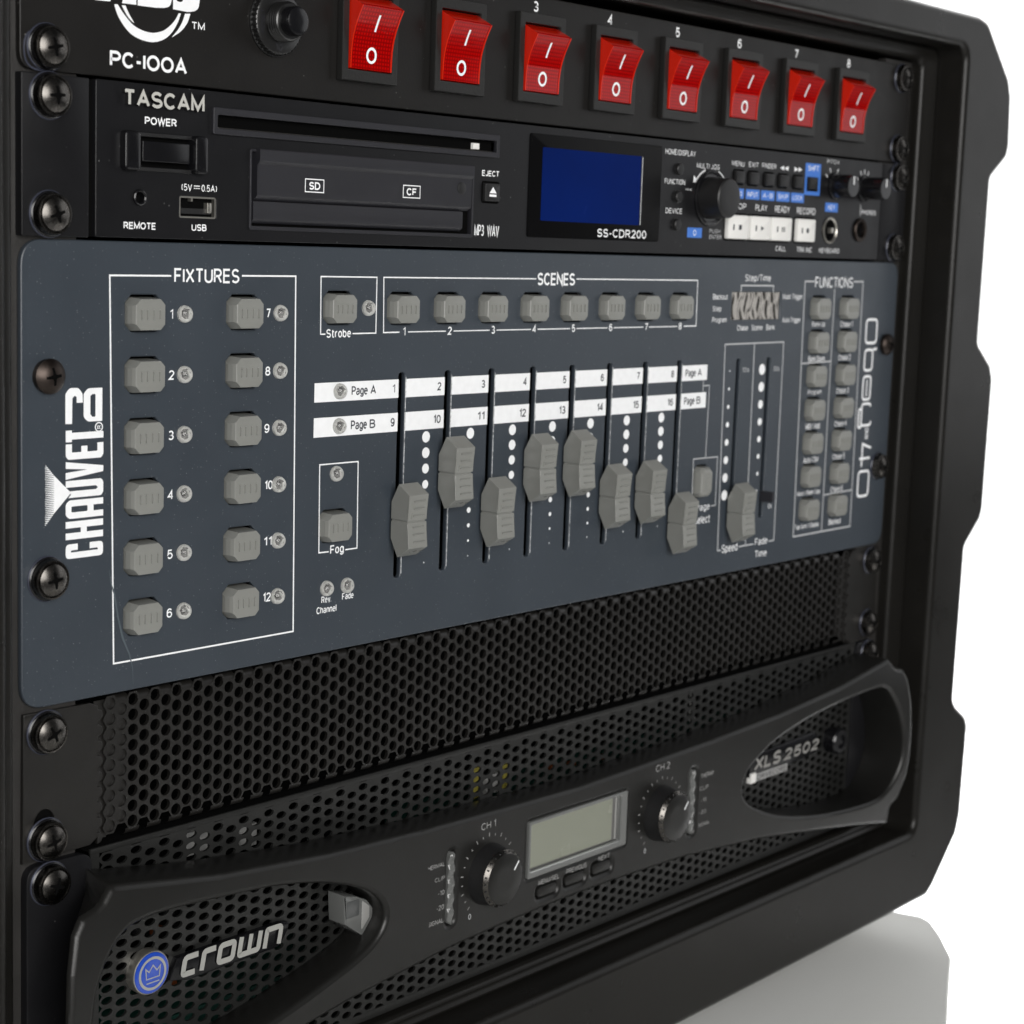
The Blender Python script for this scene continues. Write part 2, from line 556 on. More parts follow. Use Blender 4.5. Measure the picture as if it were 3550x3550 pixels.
def rpoly(pts, r, n=5):
    """round the corners of a polygon; r is one radius or one per corner"""
    out = []
    N = len(pts)
    for i in range(N):
        rr = r[i] if isinstance(r, (list, tuple)) else r
        p = Vector(pts[i])
        a = Vector(pts[i - 1]) - p
        b = Vector(pts[(i + 1) % N]) - p
        if rr <= 0:
            out.append((p.x, p.y))
            continue
        la, lb = a.length, b.length
        an = a.angle(b)
        if an > 3.05:
            out.append((p.x, p.y))
            continue
        d = min(rr / math.tan(an / 2), la * 0.49, lb * 0.49)
        p0, p1 = p + a.normalized() * d, p + b.normalized() * d
        for k in range(n + 1):
            t = k / n
            q = p0 * (1 - t) ** 2 + p * 2 * t * (1 - t) + p1 * t * t
            out.append((q.x, q.y))
    return out


def rrect(x0, x1, z0, z1, r, n=5):
    return rpoly([(x0, z0), (x1, z0), (x1, z1), (x0, z1)], r, n)


def ell(cx, cz, rx, rz, n=24):
    return [(cx + rx * math.cos(2 * math.pi * i / n), cz + rz * math.sin(2 * math.pi * i / n)) for i in range(n)]


def _eval_mesh(o):
    COL.objects.link(o)
    dg = bpy.context.evaluated_depsgraph_get()
    e = o.evaluated_get(dg)
    me = e.to_mesh()
    vs = [tuple(v.co) for v in me.vertices]
    fs = [tuple(p.vertices) for p in me.polygons]
    e.to_mesh_clear()
    d = o.data
    bpy.data.objects.remove(o)
    bpy.data.curves.remove(d)
    return vs, fs


def fill_curve(outline, holes, t, bev, res):
    cu = bpy.data.curves.new("tmp", 'CURVE')
    cu.dimensions = '2D'
    cu.fill_mode = 'BOTH'
    for lp in [outline] + list(holes):
        sp = cu.splines.new('POLY')
        sp.points.add(len(lp) - 1)
        for i, (x, z) in enumerate(lp):
            sp.points[i].co = (x, z, 0, 1)
        sp.use_cyclic_u = True
    cu.extrude = t / 2 - bev
    cu.bevel_depth = bev
    cu.bevel_resolution = res
    cu.offset = -bev
    return _eval_mesh(bpy.data.objects.new("tmp", cu))


# ------------------------------------------------------------------ scene objects
ORG = {}


def thing(name, label, cat, loc):
    o = bpy.data.objects.new(name, None)
    o.empty_display_size = 0.02
    COL.objects.link(o)
    o.location = Vector(loc) * S
    o["label"] = label
    o["category"] = cat
    ORG[o] = Vector(loc)
    return o


def put(name, mesh, parent=None, pos=(0, 0, 0), label=None):
    """link a mesh whose own origin stands at the world position pos (mm)"""
    if isinstance(mesh, MB):
        mb = mesh
        if pos != (0, 0, 0):
            mb.v = [(x - pos[0], y - pos[1], z - pos[2]) for x, y, z in mb.v]
        mesh = mb.mesh(name)
    o = bpy.data.objects.new(name, mesh)
    COL.objects.link(o)
    base = ORG[parent] if parent is not None else Vector((0, 0, 0))
    o.parent = parent
    o.location = (Vector(pos) - base) * S
    ORG[o] = Vector(pos)
    if label:
        o["label"] = label
    return o


def structure(name, mb):
    o = put(name, mb)
    o["kind"] = "structure"
    return o


def copy_part(src, parent, pos):
    """a copy of a part and of its sub-parts, sharing their meshes"""
    c = src.copy()
    COL.objects.link(c)
    c.parent = parent
    c.location = (Vector(pos) - ORG[parent]) * S
    ORG[c] = Vector(pos)
    for ch in list(src.children):
        d = ch.copy()
        COL.objects.link(d)
        d.parent = c
        ORG[d] = Vector(pos) + (ORG[ch] - ORG[src])
    return c


# ------------------------------------------------------------------ setting
mb = MB()
P0 = Vector((0.756, 0.639))
c0 = CAMP.xy + P0 * 2600
d0 = Vector((0.639, -0.756))
a, b = c0 - d0 * 2600, c0 + d0 * 2600
mb.add([(a.x, a.y, -1400), (b.x, b.y, -1400), (b.x, b.y, 1900), (a.x, a.y, 1900)], [(0, 1, 2, 3)], 'wall')
structure("backdrop", mb)
mb = MB()
mb.add([(-4000, -4000, -1400), (5000, -4000, -1400), (5000, 5000, -1400), (-4000, 5000, -1400)], [(0, 1, 2, 3)], 'wall')
structure("floor", mb)

# plinth under the case: clipped outline made up from a white surface's shaded patch
pl = [(-260, -330), (200, -225), (424, -80), (470, -57), (499, -43), (522, -25), (535, -13), (538.5, -6), (536, 3), (528, 40), (500, 420), (-260, 420)]
mb = MB()
mb.loft([[(x, y, -1400) for x, y in pl], [(x, y, -331.5) for x, y in pl], [(x, y, -330) for x, y in [(px + (138 - px) * 0.003, py + (100 - py) * 0.003) for px, py in pl]]], 'table', False, True)
o = put("table", mb, None, (0, 0, -1400))
o["label"] = "pale grey plinth cut to its shaded patch under the black rack case"
o["category"] = "table"

# ------------------------------------------------------------------ rack case
case = thing("rack_case", "black moulded plastic rack case with a notched outer edge holding all five units", "rack case", (241.3, 200, -330))
right = [(241.3, 115.5), (510.5, 113.2), (519.0, 111.5), (543.8, 87.7), (547.2, 79.8), (548.9, 56.5), (547.0, 50.8), (531.6, 40.3),
         (531.0, -37.5), (545.6, -48.0), (549.0, -55.0), (548.3, -119.5), (546.4, -124.5), (532.0, -136.8), (531.2, -212.8), (534.5, -216.8),
         (546.0, -224.2), (548.7, -229.0), (547.4, -275.0), (544.6, -284.5), (522.8, -306.8), (516.5, -311.0), (241.3, -314.0)]
rr = [0, 0, 8, 6, 8, 8, 5, 4, 4, 5, 6, 8, 5, 4, 4, 4, 5, 6, 10, 6, 7, 6, 0]
outer = right + [(482.6 - x, z) for x, z in reversed(right[1:-1])]
rads = rr + list(reversed(rr[1:-1]))
outer = rpoly(outer, rads, 5)
CXm = 482.6
mb = MB()
mb.plate(outer, [rrect(CXm - 499.2, 499.2, -273.6, 98.2, 7, 6)], -19.2, 430, 'case', 3.2, res=5)


def ring(Rx, zb, zt, y, r):
    return [(x, y, z) for x, z in rrect(CXm - Rx, Rx, zb, zt, r, 6)]


lp_ = [ring(499.3, -273.7, 98.3, 30, 7)]
for k in range(7):               # rounded ridge between the side wall and the ledge
    t = math.radians(15 * k)
    e = 2.4 * (1 - math.cos(t))
    lp_.append(ring(499.2 - e, -273.6 + e * 0.75, 98.2 - e * 0.75, -2.8 - 2.4 * math.sin(t), 7))
for k in range(7):               # rounded inner edge of the ledge
    t = math.radians(15 * k)
    e = 2.6 * math.sin(t)
    lp_.append(ring(489.4 - e, -270.0 + e * 0.8, 94.0 - e * 0.9, -3.9 + 2.6 * (1 - math.cos(t)), 5))
lp_.append(ring(486.7, -267.8, 91.5, 40, 5))
mb.loft(lp_, 'case')
# ribs on the lower ledge, closed back
for z in (-270.2, -271.6):
    mb.box(-6, 489, 0, -4.6, z - 0.35, z + 0.35, 'case', 0.2)
mb.box(-40, 522, 412, 405, -300, 105, 'dark')
put("shell", mb, case, (241.3, 200, -330))
for x in (-3.9, 486.5):
    mb = MB()
    x1 = x + 24 if x < 0 else x - 24
    mb.box(min(x, x1), max(x, x1), 6, 1.9, -267.5, 90.5, 'rail', 0.15)
    put("rail", mb, case, (x, 4, -88))
for k, (x, y) in enumerate([(40, 30), (440, 30), (40, 370), (440, 370)]):
    mb = MB()
    n = 20
    lp = lambda r, z: [(x + r * math.cos(2 * math.pi * i / n), y + r * math.sin(2 * math.pi * i / n), z) for i in range(n)]
    mb.loft([lp(14, -310), lp(14, -326), lp(12, -330)], 'softblack', True, True)
    put("foot", mb, case, (x, y, -330))

# ------------------------------------------------------------------ shared fasteners


def dark_cross(mb, hfun, L, W, deg, sink=0.05):
    """dark cross recess following the dome of a screw head"""
    for k in range(4):
        t = math.radians(deg + 90 * k)
        ca, sa = math.cos(t), math.sin(t)
        vs = []
        for r, w_ in ((W * 1.0, W), (W * 1.7, W * 0.72), (L * 0.75, W * 0.66), (L, W * 0.6)):
            for sg in (-1, 1):
                p, q = r, sg * w_
                vs.append((p * ca - q * sa, hfun(math.hypot(p, q)) - sink, p * sa + q * ca))
        mb.add(vs, [(0, 1, 3, 2), (2, 3, 5, 4), (4, 5, 7, 6)], 'dark')
    vs = []
    for k in range(4):
        t = math.radians(deg + 45 + 90 * k)
        r = W * 1.41
        vs.append((r * math.cos(t), hfun(r) - sink, r * math.sin(t)))
    mb.add(vs, [(0, 1, 2, 3)], 'dark')


def screw_meshes():
    h = MB()
    R = 4.5
    hf = lambda r: -4.55 + 1.15 * (r / R) ** 2
    prof = [(5.7, -0.2), (5.75, -2.6), (5.55, -3.05), (5.1, -3.1), (4.85, -2.7), (4.65, -2.7), (R, hf(R))] + [(R * f_, hf(R * f_)) for f_ in (0.9, 0.75, 0.6, 0.45, 0.3, 0.15, 0.05)]
    h.lathe(0, 0, prof, 'metal', 36)
    dark_cross(h, hf, 2.5, 0.62, 24)
    wsh = MB()
    wsh.lathe(0, 0, [(6.55, 0.0), (6.55, -0.35), (6.3, -0.6)], 'edge', 36, False)  # pale ring colour stands in for a reflective washer edge
    wsh.lathe(0, 0, [(6.3, -0.6), (6.0, -0.9), (5.8, -0.95), (5.7, -0.3)], 'gloss', 36, False)
    p = MB()
    R2 = 4.9
    hf2 = lambda r: -3.9 + 1.9 * (r / R2) ** 2.4
    p.lathe(0, 0, [(4.7, 0), (4.95, -1.4), (R2, hf2(R2))] + [(R2 * f_, hf2(R2 * f_)) for f_ in (0.93, 0.82, 0.7, 0.55, 0.4, 0.25, 0.1)], 'bronze', 36)
    dark_cross(p, hf2, 2.5, 0.62, 8)
    return h.mesh("screw"), wsh.mesh("washer"), p.mesh("screw")


SCREW, WASHER, PANHEAD = screw_meshes()


def screw(parent, x, z, y=0.0, rot=0.0, washer=True, mesh=None):
    o = put("screw", mesh or SCREW, parent, (x, y, z))
    o.rotation_euler = (0, math.radians(rot), 0)
    if washer:
        q = put("washer", WASHER, o, (x, y, z))
    return o


def slot_edge(mb, x, z, y, wx=8.0, h=6.4):
    """rim of a rack mounting slot, pale colour painted for its lit chamfer"""
    pts = rrect(x - wx, x + wx - 2.5, z - h / 2 - 3, z + h / 2 + 1.2, 5.0, 6)
    mb.ribbon(pts, 0.55, y, 'edge', True)


SX = (8.75, 473.85)

# ------------------------------------------------------------------ switch panel
pc = thing("switch_panel", "black power switch panel with eight red rocker switches at the top of the rack", "switch panel", (241.3, 0, 44.6))
mb = MB()
mb.plate(rrect(0.2, 482.4, 44.75, 88.5, 4.5), [], 0, 2.2, 'black', 0.35)
slot_edge(mb, 8.75, 50.9, -0.03, 7.2)
put("faceplate", mb, pc, (241.3, 1, 66.6))
mb = MB()
mb.box(20, 462, 300, 2.4, 46, 87.5, 'dark')
put("chassis", mb, pc, (241.3, 150, 66.6))
L = MB()
yl = -0.05
L.text("PC-IOOA", 29.9, 57.5, 47.75, 52.2, yl, 'print', 0.02)
L.text("TM", 59.1, 64.0, 60.95, 63.1, yl, 'print', 0.01)
put("lettering", L, pc, (47, 0, 52))
for i in range(8):
    x = 128.6 + 42.62 * i
    L = MB()
    L.text(str(i + 1), x - (1.4 if i else 0.7), x + (1.4 if i else 0.7), 83.0, 86.7, yl, 'print', 0.017)
    put("number", L, pc, (x, 0, 85))
# round emblem: the feet of heavy letters above three crescents
L = MB()


def chaikin(pts, n=2):
    for _ in range(n):
        q = []
        for i in range(len(pts)):
            a, b = pts[i], pts[(i + 1) % len(pts)]
            q += [(a[0] * .75 + b[0] * .25, a[1] * .75 + b[1] * .25), (a[0] * .25 + b[0] * .75, a[1] * .25 + b[1] * .75)]
        pts = q
    return pts


def spline(pts, n=5):
    """smooth open curve through the given points"""
    out = []
    for i in range(len(pts) - 1):
        p0, p1, p2, p3 = pts[max(0, i - 1)], pts[i], pts[i + 1], pts[min(len(pts) - 1, i + 2)]
        for k in range(n):
            t = k / n
            out.append(tuple(0.5 * (2 * p1[c] + (p2[c] - p0[c]) * t + (2 * p0[c] - 5 * p1[c] + 4 * p2[c] - p3[c]) * t * t + (3 * p1[c] - p0[c] - 3 * p2[c] + p3[c]) * t ** 3) for c in (0, 1)))
    out.append(pts[-1])
    return out


def flat(pts):
    L.plate(pts, [], yl, 0.04, 'print')


flat(spline([(31.3, 64.8), (32.9, 61.4), (36.3, 57.9), (40.0, 56.3), (44.5, 55.8), (48.5, 56.8), (51.5, 58.9), (53.7, 61.8), (55.1, 64.9)]) + spline([(54.3, 64.9), (52.6, 62.4), (49.6, 59.9), (46.9, 58.8), (44.5, 58.4), (41.3, 58.7), (37.9, 59.9), (34.7, 62.5), (32.5, 64.9)]))
flat(spline([(35.2, 64.9), (36.4, 62.9), (38.3, 60.5)]) + spline([(38.2, 60.45), (36.1, 61.9), (33.9, 64.8)]))
flat(spline([(58.6, 65.2), (57.4, 62.4), (55.1, 59.9), (51.9, 57.9)]) + spline([(51.85, 57.95), (54.0, 60.2), (55.7, 62.7), (56.6, 65.0)]))
flat([(24.8, 65.2), (29.9, 65.4), (33.0, 72.0), (28.2, 74.0)])
flat([(34.0, 65.4), (39.0, 65.5), (39.0, 77), (37.6, 77)])
flat([(39.5, 65.4)] + spline([(46.0, 65.5), (49.5, 65.9), (51.2, 66.9), (51.8, 69.5)]) + [(51.8, 77), (39.5, 77)])
flat([(52.2, 65.8)] + spline([(57.5, 65.6), (60.0, 66.1), (61.5, 67.2), (62.0, 69.5)]) + [(62.0, 77), (56.4, 77)] + spline([(56.2, 69.6), (55.6, 68.4), (54.7, 68.1), (53.6, 68.3), (53.2, 69.4)]) + [(52.2, 69.4)])
put("emblem", L, pc, (44, 0, 66))
# reset button
R_ = MB()
R_.lathe(91.2, 66.2, [(10.2, 0), (10.2, -0.6), (9.4, -0.7), (9.4, -2.3), (8.9, -2.6), (5.6, -2.6), (5.6, -7.0), (5.2, -7.3)], 'nut', 48)
for i in range(40):
    t = 2 * math.pi * i / 40
    x, z = 91.2 + 9.45 * math.cos(t), 66.2 + 9.45 * math.sin(t)
    R_.lathe(x, z, [(0.45, -0.6), (0.45, -2.2), (0.25, -2.5)], 'nut', 6)
for k in range(4):
    R_.lathe(91.2, 66.2, [(5.65, -3.0 - k), (5.95, -3.4 - k), (5.65, -3.8 - k)], 'nut', 40, False)
R_.text("RESET", 83.4, 85.0, 62.5, 69.5, -2.66, 'char', 0.02, 0, 1)
R_.text("10", 89.4, 92.4, 57.8, 59.9, -2.66, 'char', 0.02)
rb = put("reset_button", R_, pc, (91.2, 0, 66.2))
B_ = MB()
B_.lathe(91.2, 66.2, [(4.4, -7.2), (4.4, -10.0), (4.1, -10.7), (3.4, -11.0), (1.2, -11.1)], 'gloss', 36)
put("plunger", B_, rb, (91.2, -7, 66.2))


def rocker_switch():
    bz = MB()
    bz.plate([(-12.5, -15.25), (12.5, -15.25), (12.5, 15.25), (-12.5, 15.25)], [[(-9.6, -11.75), (9.6, -11.75), (9.6, 11.75), (-9.6, 11.75)]], -2.6, 2.6, 'bezelblk', 0.35)
    bz.rect(-9.7, 9.7, -11.9, 11.9, -0.3, 'dark')
    bz = bz.mesh("rocker_switch")
    # rocker profile in (y, z): concave face from the raised top to the flush bottom
    face = []
    for k in range(13):
        t = k / 12
        z = 7.7 + (-11.35 - 7.7) * t
        y = -7.8 * (1 - t) ** 1.0 - 2.75 * t + 1.9 * math.sin(math.pi * t) * (1 - 0.25 * t)
        face.append((y, z))
    prof = [(2.0, 11.3), (-1.5, 11.2)] + [(-7.2, 8.15)] + face + [(-1.2, -11.6), (2.0, -11.6)]
    rk = MB()
    n = len(prof)
    x0, x1 = -9.3, 9.3
    vs, fs = [], []
    ins = 0.45
    for y, z in prof:
        vs.append((x0, y, z))
    for y, z in prof:
        vs.append((x1, y, z))
    rk.add(vs, [tuple(range(n))[::-1], tuple(range(n, 2 * n))], 'redside')
    rk.add(vs, [(i, i + 1, n + i + 1, n + i) for i in range(2)] + [(n - 3, n - 2, 2 * n - 2, 2 * n - 3), (n - 2, n - 1, 2 * n - 1, 2 * n - 2)], 'redside')
    rk.add(vs, [(i, i + 1, n + i + 1, n + i) for i in range(2, n - 3)], 'red')
    # raised transparent-looking rim along the face edges
    for xa in (x0, x1 - 0.5):
        lp = []
        for y, z in face:
            lp.append([(xa, y, z), (xa + 0.5, y, z), (xa + 0.5, y - 0.22, z), (xa, y - 0.22, z)])
        rk.loft(lp, 'redside', True, True)
    rk = rk.mesh("rocker")

    def fy(z):
        t = (7.7 - z) / (7.7 + 11.35)
        return -7.8 * (1 - t) - 2.75 * t + 1.9 * math.sin(math.pi * t) * (1 - 0.25 * t) - 0.06
    mk = MB()
    vs, fs = [], []
    for k in range(6):
        z = 5.4 - 5.0 * k / 5
        vs += [(-0.42, fy(z), z), (0.42, fy(z), z)]
    mk.add(vs, [(2 * i, 2 * i + 1, 2 * i + 3, 2 * i + 2) for i in range(5)], 'print')
    vs, fs = [], []
    N = 28
    for i in range(N):
        t = 2 * math.pi * i / N
        for rx, rz in ((2.35, 2.55), (1.5, 1.7)):
            z = -6.9 + rz * math.sin(t)
            vs.append((rx * math.cos(t), fy(z), z))
    for i in range(N):
        j = (i + 1) % N
        fs.append((2 * i, 2 * i + 1, 2 * j + 1, 2 * j))
    mk.add(vs, fs, 'print')
    return bz, rk, mk.mesh("marking")


bz, rk, mk = rocker_switch()
sw0 = None
for i in range(8):
    pos = (130.1 + 42.62 * i, 0, 66.9)
    if sw0 is None:
        sw0 = put("rocker_switch", bz, pc, pos)
        put("rocker", rk, sw0, pos)
        put("marking", mk, sw0, pos)
    else:
        copy_part(sw0, pc, pos)
for x in SX:
    screw(pc, x, 50.9, 0, 12 if x < 100 else 40)
    screw(pc, x, 82.5, 0, 30)

# ------------------------------------------------------------------ disc recorder
cd = thing("disc_recorder", "black disc recorder with a blue screen and card door beneath the red switches", "disc recorder", (241.3, 0, 0.3))
F = -1.5
for x0, x1 in ((0, 22.2), (460.6, 482.6)):
    mb = MB()
    mb.prism(rrect(x0, x1, 0.3, 43.9, 0.4, 2), 1.9, -1.0, 'jet', 0.3)
    put("ear", mb, cd, ((x0 + x1) / 2, 0, 22))
mb = MB()
mb.box(22.0, 461, 1.9, 0.2, 0.6, 43.6, 'dark')
holes = [rrect(67.2, 192.8, 33.2, 37.4, 0.8, 3), rrect(54.1, 67.9, 6.8, 13.0, 0.6, 3), rrect(81.0, 181.9, 4.4, 27.8, 0.6, 3), ell(39.4, 12.0, 2.2, 2.2), rrect(34.5, 61.0, 19.8, 30.2, 1.0, 3), ell(441.8, 13.5, 3.4, 3.4), ell(416.5, 12.6, 4.6, 4.6)]
mb.plate(rrect(24.0, 459.4, 0.5, 43.9, 0.8, 3), holes, F, 3.2, 'jet', 0.25)
put("faceplate", mb, cd, (241.3, 0, 22))
mb = MB()
mb.box(26, 457, 290, 18, 1, 43, 'dark')
put("chassis", mb, cd, (241.3, 150, 22))
L = MB()
yl = F - 0.05
B1 = 0.018
L.rect(59.3, 61.6, 16.0, 16.25, yl, 'print')
for k in range(3):
    L.rect(59.3 + 0.85 * k, 59.9 + 0.85 * k, 15.3, 15.55, yl, 'print')
put("current_symbol", L, cd, (60, F, 15.5))
L = MB()
for t_, x0, x1, z0, z1, mn, b_ in [
    ("POWER", 41.1, 52.7, 32.6, 34.8, 'print', B1), ("(5V", 54.7, 58.6, 14.6, 16.6, 'print', 0), ("0.5A)", 62.2, 68.1, 14.6, 16.6, 'print', 0),
    ("REMOTE", 33.8, 45.4, 3.0, 5.0, 'print', B1), ("USB", 58.6, 64.3, 3.1, 5.1, 'print', B1), ("EJECT", 186.5, 195.5, 25.1, 27.1, 'print', B1),
    ("MP3", 183.4, 188.4, 4.7, 8.5, 'print', 0), ("WAV", 190.1, 196.4, 4.6, 8.5, 'print', 0), ("SS-CDR200", 251.5, 282.0, 5.9, 9.0, 'print', 0.012),
    ("HOME/DISPLAY", 292.6, 312.7, 38.5, 40.6, 'print', 0), ("FUNCTION", 292.9, 306.5, 27.3, 29.3, 'print', 0), ("DEVICE", 294.4, 305.4, 16.1, 18.1, 'print', 0),
    ("MULTI JOG", 314.0, 329.8, 34.3, 36.3, 'print', 0), ("MENU", 338.5, 347.4, 36.5, 38.5, 'print', 0), ("EXIT", 350.7, 358.0, 36.6, 38.6, 'print', 0),
    ("FINDER", 360.6, 371.2, 36.7, 38.7, 'print', 0), ("PUSH", 324.8, 332.6, 9.2, 10.8, 'dimprint', 0), ("ENTER", 324.8, 333.5, 6.9, 8.5, 'dimprint', 0),
    ("STOP", 339.0, 350.3, 19.3, 21.7, 'print', 0), ("PLAY", 357.2, 366.0, 19.1, 21.7, 'print', 0), ("READY", 372.0, 383.4, 19.0, 21.7, 'print', 0),
    ("RECORD", 389.1, 403.9, 18.9, 21.6, 'print', 0), ("CALL", 374.0, 382.0, 3.0, 5.1, 'print', 0), ("TRK INC", 390.6, 403.0, 2.8, 5.0, 'print', 0),
    ("KEYBOARD", 408.8, 425.6, 2.8, 4.9, 'print', 0), ("PITCH", 411.4, 421.1, 41.2, 42.9, 'print', 0), ("PHONES", 443.0, 455.5, 20.4, 22.4, 'print', 0),
]:
    if t_ == "SS-CDR200":
        K_ = MB()
        K_.text(t_, x0, x1, z0, z1, F - 0.42, mn, b_)
        put("model_name", K_, cd, (266, F, 7))
        continue
    if x0 < 280:
        K_ = MB()
        K_.text(t_, x0, x1, z0, z1, yl, mn, b_)
        put("legend", K_, cd, (x0, F, z0))
        continue
    L.text(t_, x0, x1, z0, z1, yl, mn, b_)
for x, dr in ((374.3, -1), (377.6, -1), (385.4, 1), (388.6, 1)):
    p = [(x, 37.4), (x + 3.0, 38.4), (x + 3.0, 36.4)] if dr < 0 else [(x, 36.4), (x, 38.4), (x + 3.0, 37.4)]
    L.quad(p, yl, 'print')
for x, t_ in ((340.4, "INFO"), (349.5, "INPUT"), (360.8, "A-B"), (372.5, "SKIP"), (383.8, "LOCK")):
    x1 = x + 10.2 if x > 345 else x + 7.6
    L.rect(x, x1, 23.6, 27.6, yl, 'blue')
    L.text(t_, x + 1.3, x1 - 1.3, 24.6, 26.6, yl - 0.05, 'print')
L.ribbon([(394.9, 27.9), (405.7, 27.9), (405.7, 35.6), (394.9, 35.6)], 1.6, yl, 'blue', True)
L.rect(394.1, 406.5, 36.4, 40.5, yl, 'blue')
L.text("SHIFT", 396.2, 404.6, 37.3, 39.6, yl - 0.05, 'print')
L.rect(309.5, 319.5, 7.1, 11.0, yl, 'blue')
L.text("0", 313.5, 315.6, 7.9, 10.2, yl - 0.05, 'print')
L.rect(411.8, 422.3, 20.6, 24.5, yl, 'blue')
L.text("KEY", 414.3, 419.8, 21.5, 23.6, yl - 0.05, 'print')
for a0, a1 in ((110, 150), (30, 68)):
    pts = [(324.3 + 12.6 * math.cos(math.radians(a0 + (a1 - a0) * i / 8)), 23 + 11.4 * math.sin(math.radians(a0 + (a1 - a0) * i / 8))) for i in range(9)]
    L.ribbon(pts, 0.6, yl, 'print')
L.quad([(312.0, 28.5), (314.6, 29.6), (312.2, 31.4)], yl, 'print')
L.text("|<<", 307.0, 311.2, 25.0, 26.4, yl, 'print')
for xc in (417.5, 443.5):
    for a_ in (35, 65, 90, 115, 145):
        c_, s_ = math.cos(math.radians(a_)), math.sin(math.radians(a_))
        if xc < 430 and a_ == 90:
            continue
        L.ribbon([(xc + 6.3 * c_, 31.8 + 6.3 * s_), (xc + 8.3 * c_, 31.8 + 8.3 * s_)], 0.5, yl, 'print')
L.rect(441.6, 442.0, 19.8, 24.6, yl, 'dimprint')
put("control_legend", L, cd, (360, F, 22))
L = MB()
L.text("TASCAM", 32.5, 61.8, 37.25, 41.85, -3.0, 'letter', 0.022, 0, 0, 1.6)
put("name_badge", L, cd, (47, -2, 39.5))
# power rocker in its collar
mb = MB()
for x0, x1 in ((32.4, 38.2), (57.9, 62.9)):
    mb.prism(rrect(x0, x1, 19.4, 30.5, 1.6, 5), 1.0, -4.0, 'gloss', 0.9)
mb.box(38.1, 58.0, 2, 1.2, 19.9, 30.1, 'gloss')
mb.box(38.0, 58.0, 0, -2.0, 29.2, 30.3, 'softblack', 0.2)
mb.box(38.0, 58.0, 0, -2.0, 19.5, 20.6, 'softblack', 0.2)
pb = put("power_button", mb, cd, (47.6, 0, 25))
mb = MB()
mb.prism([(39.6, 22.2), (56.9, 22.2), (56.9, 28.0), (39.6, 28.0)], 1.2, -2.6, 'gloss', 0.4)
put("rocker", mb, pb, (47.6, 0, 25))
mb = MB()
mb.lathe(39.4, 12.0, [(2.3, F), (2.3, F - 0.5), (1.9, F - 0.7), (1.55, F - 0.4), (1.5, 3)], 'gloss', 28, False)
mb.disc(39.4, 12.0, 1.6, 3, 'dark')
put("remote_jack", mb, cd, (39.4, 0, 12))
mb = MB()
mb.ribbon(rrect(54.3, 67.7, 7.0, 12.8, 0.5, 3), 0.5, F + 0.2, 'steel', True)
vs = rrect(54.4, 67.6, 7.1, 12.7, 0.5, 3)
mb.loft([[(x, F + 0.2, z) for x, z in vs], [(x, 9, z) for x, z in vs]], 'steel')
mb.rect(54.4, 67.6, 7.1, 12.7, 9, 'dark')
mb.box(55.2, 66.6, 8.5, -0.6, 8.0, 9.6, 'softblack')
mb.box(64.6, 66.2, 6, F, 8.4, 11.4, 'steel', 0.2)
mb.box(58.5, 59.2, 6, F + 0.3, 11.6, 12.6, 'steel')
put("usb_port", mb, cd, (61, 0, 10))
mb = MB()
mb.plate(rrect(65.7, 194.3, 31.5, 39.3, 0.5, 3), [rrect(67.4, 192.7, 33.3, 37.2, 0.6, 3)], -2.5, 1.6, 'char', 0.25)
vs = rrect(67.3, 192.8, 33.2, 37.3, 0.6, 3)
mb.loft([[(x, -1, z) for x, z in vs], [(x, 12, z) for x, z in vs]], 'dark')
mb.add([(67.4, -0.9, 33.35), (192.7, -0.9, 33.35), (192.7, 6, 35.6), (67.4, 6, 35.6)], [(0, 1, 2, 3)], 'felt')
mb.add([(67.4, 6, 35.6), (192.7, 6, 35.6), (192.7, 6.5, 37.3), (67.4, 6.5, 37.3)], [(0, 1, 2, 3)], 'dark')
mb.box(182.2, 185.4, 6, -1.0, 33.9, 36.0, 'white', 0.2)
put("disc_slot", mb, cd, (130, 0, 35))
mb = MB()
mb.plate(rrect(80.7, 182.2, 4.0, 28.1, 0.8, 3), [rrect(81.5, 181.4, 5.2, 27.3, 0.4, 2)], -2.0, 2.2, 'char', 0.2)
mb.rect(81, 182, 4.4, 27.8, 0.4, 'dark')
dr = put("card_door", mb, cd, (131, 0, 16))
mb = MB()
prof = [(0.3, 28.0), (-3.6, 28.2), (-3.8, 27.9), (-3.8, 24.9), (-3.6, 24.4), (-2.7, 23.6), (-2.6, 23.2), (-2.6, 14.6), (-2.45, 14.2), (-0.9, 12.9), (0.3, 12.9)]
X0, X1 = 83.0, 180.2
n = len(prof)
vs = [(X0, y, z) for y, z in prof] + [(X1, y, z) for y, z in prof]
mb.add(vs, [(i, (i + 1) % n, n + (i + 1) % n, n + i) for i in range(n)] + [tuple(range(n))[::-1], tuple(range(n, 2 * n))], 'char')
prof = [(0.3, 12.9), (-1.9, 12.6), (-2.1, 12.2), (-2.1, 7.4), (-1.9, 7.0), (-0.7, 6.0), (0.3, 6.0)]
X0, X1 = 82.0, 176.6
n = len(prof)
vs = [(X0, y, z) for y, z in prof] + [(X1, y, z) for y, z in prof]
mb.add(vs, [(i, (i + 1) % n, n + (i + 1) % n, n + i) for i in range(n)] + [tuple(range(n))[::-1], tuple(range(n, 2 * n))], 'char')
mb.lathe(175.1, 20.4, [(2.1, -2.5), (2.1, -2.75), (1.5, -3.0), (0.6, -3.1)], 'softblack', 24)
put("flap", mb, dr, (131, 0, 16))
yq = -2.66
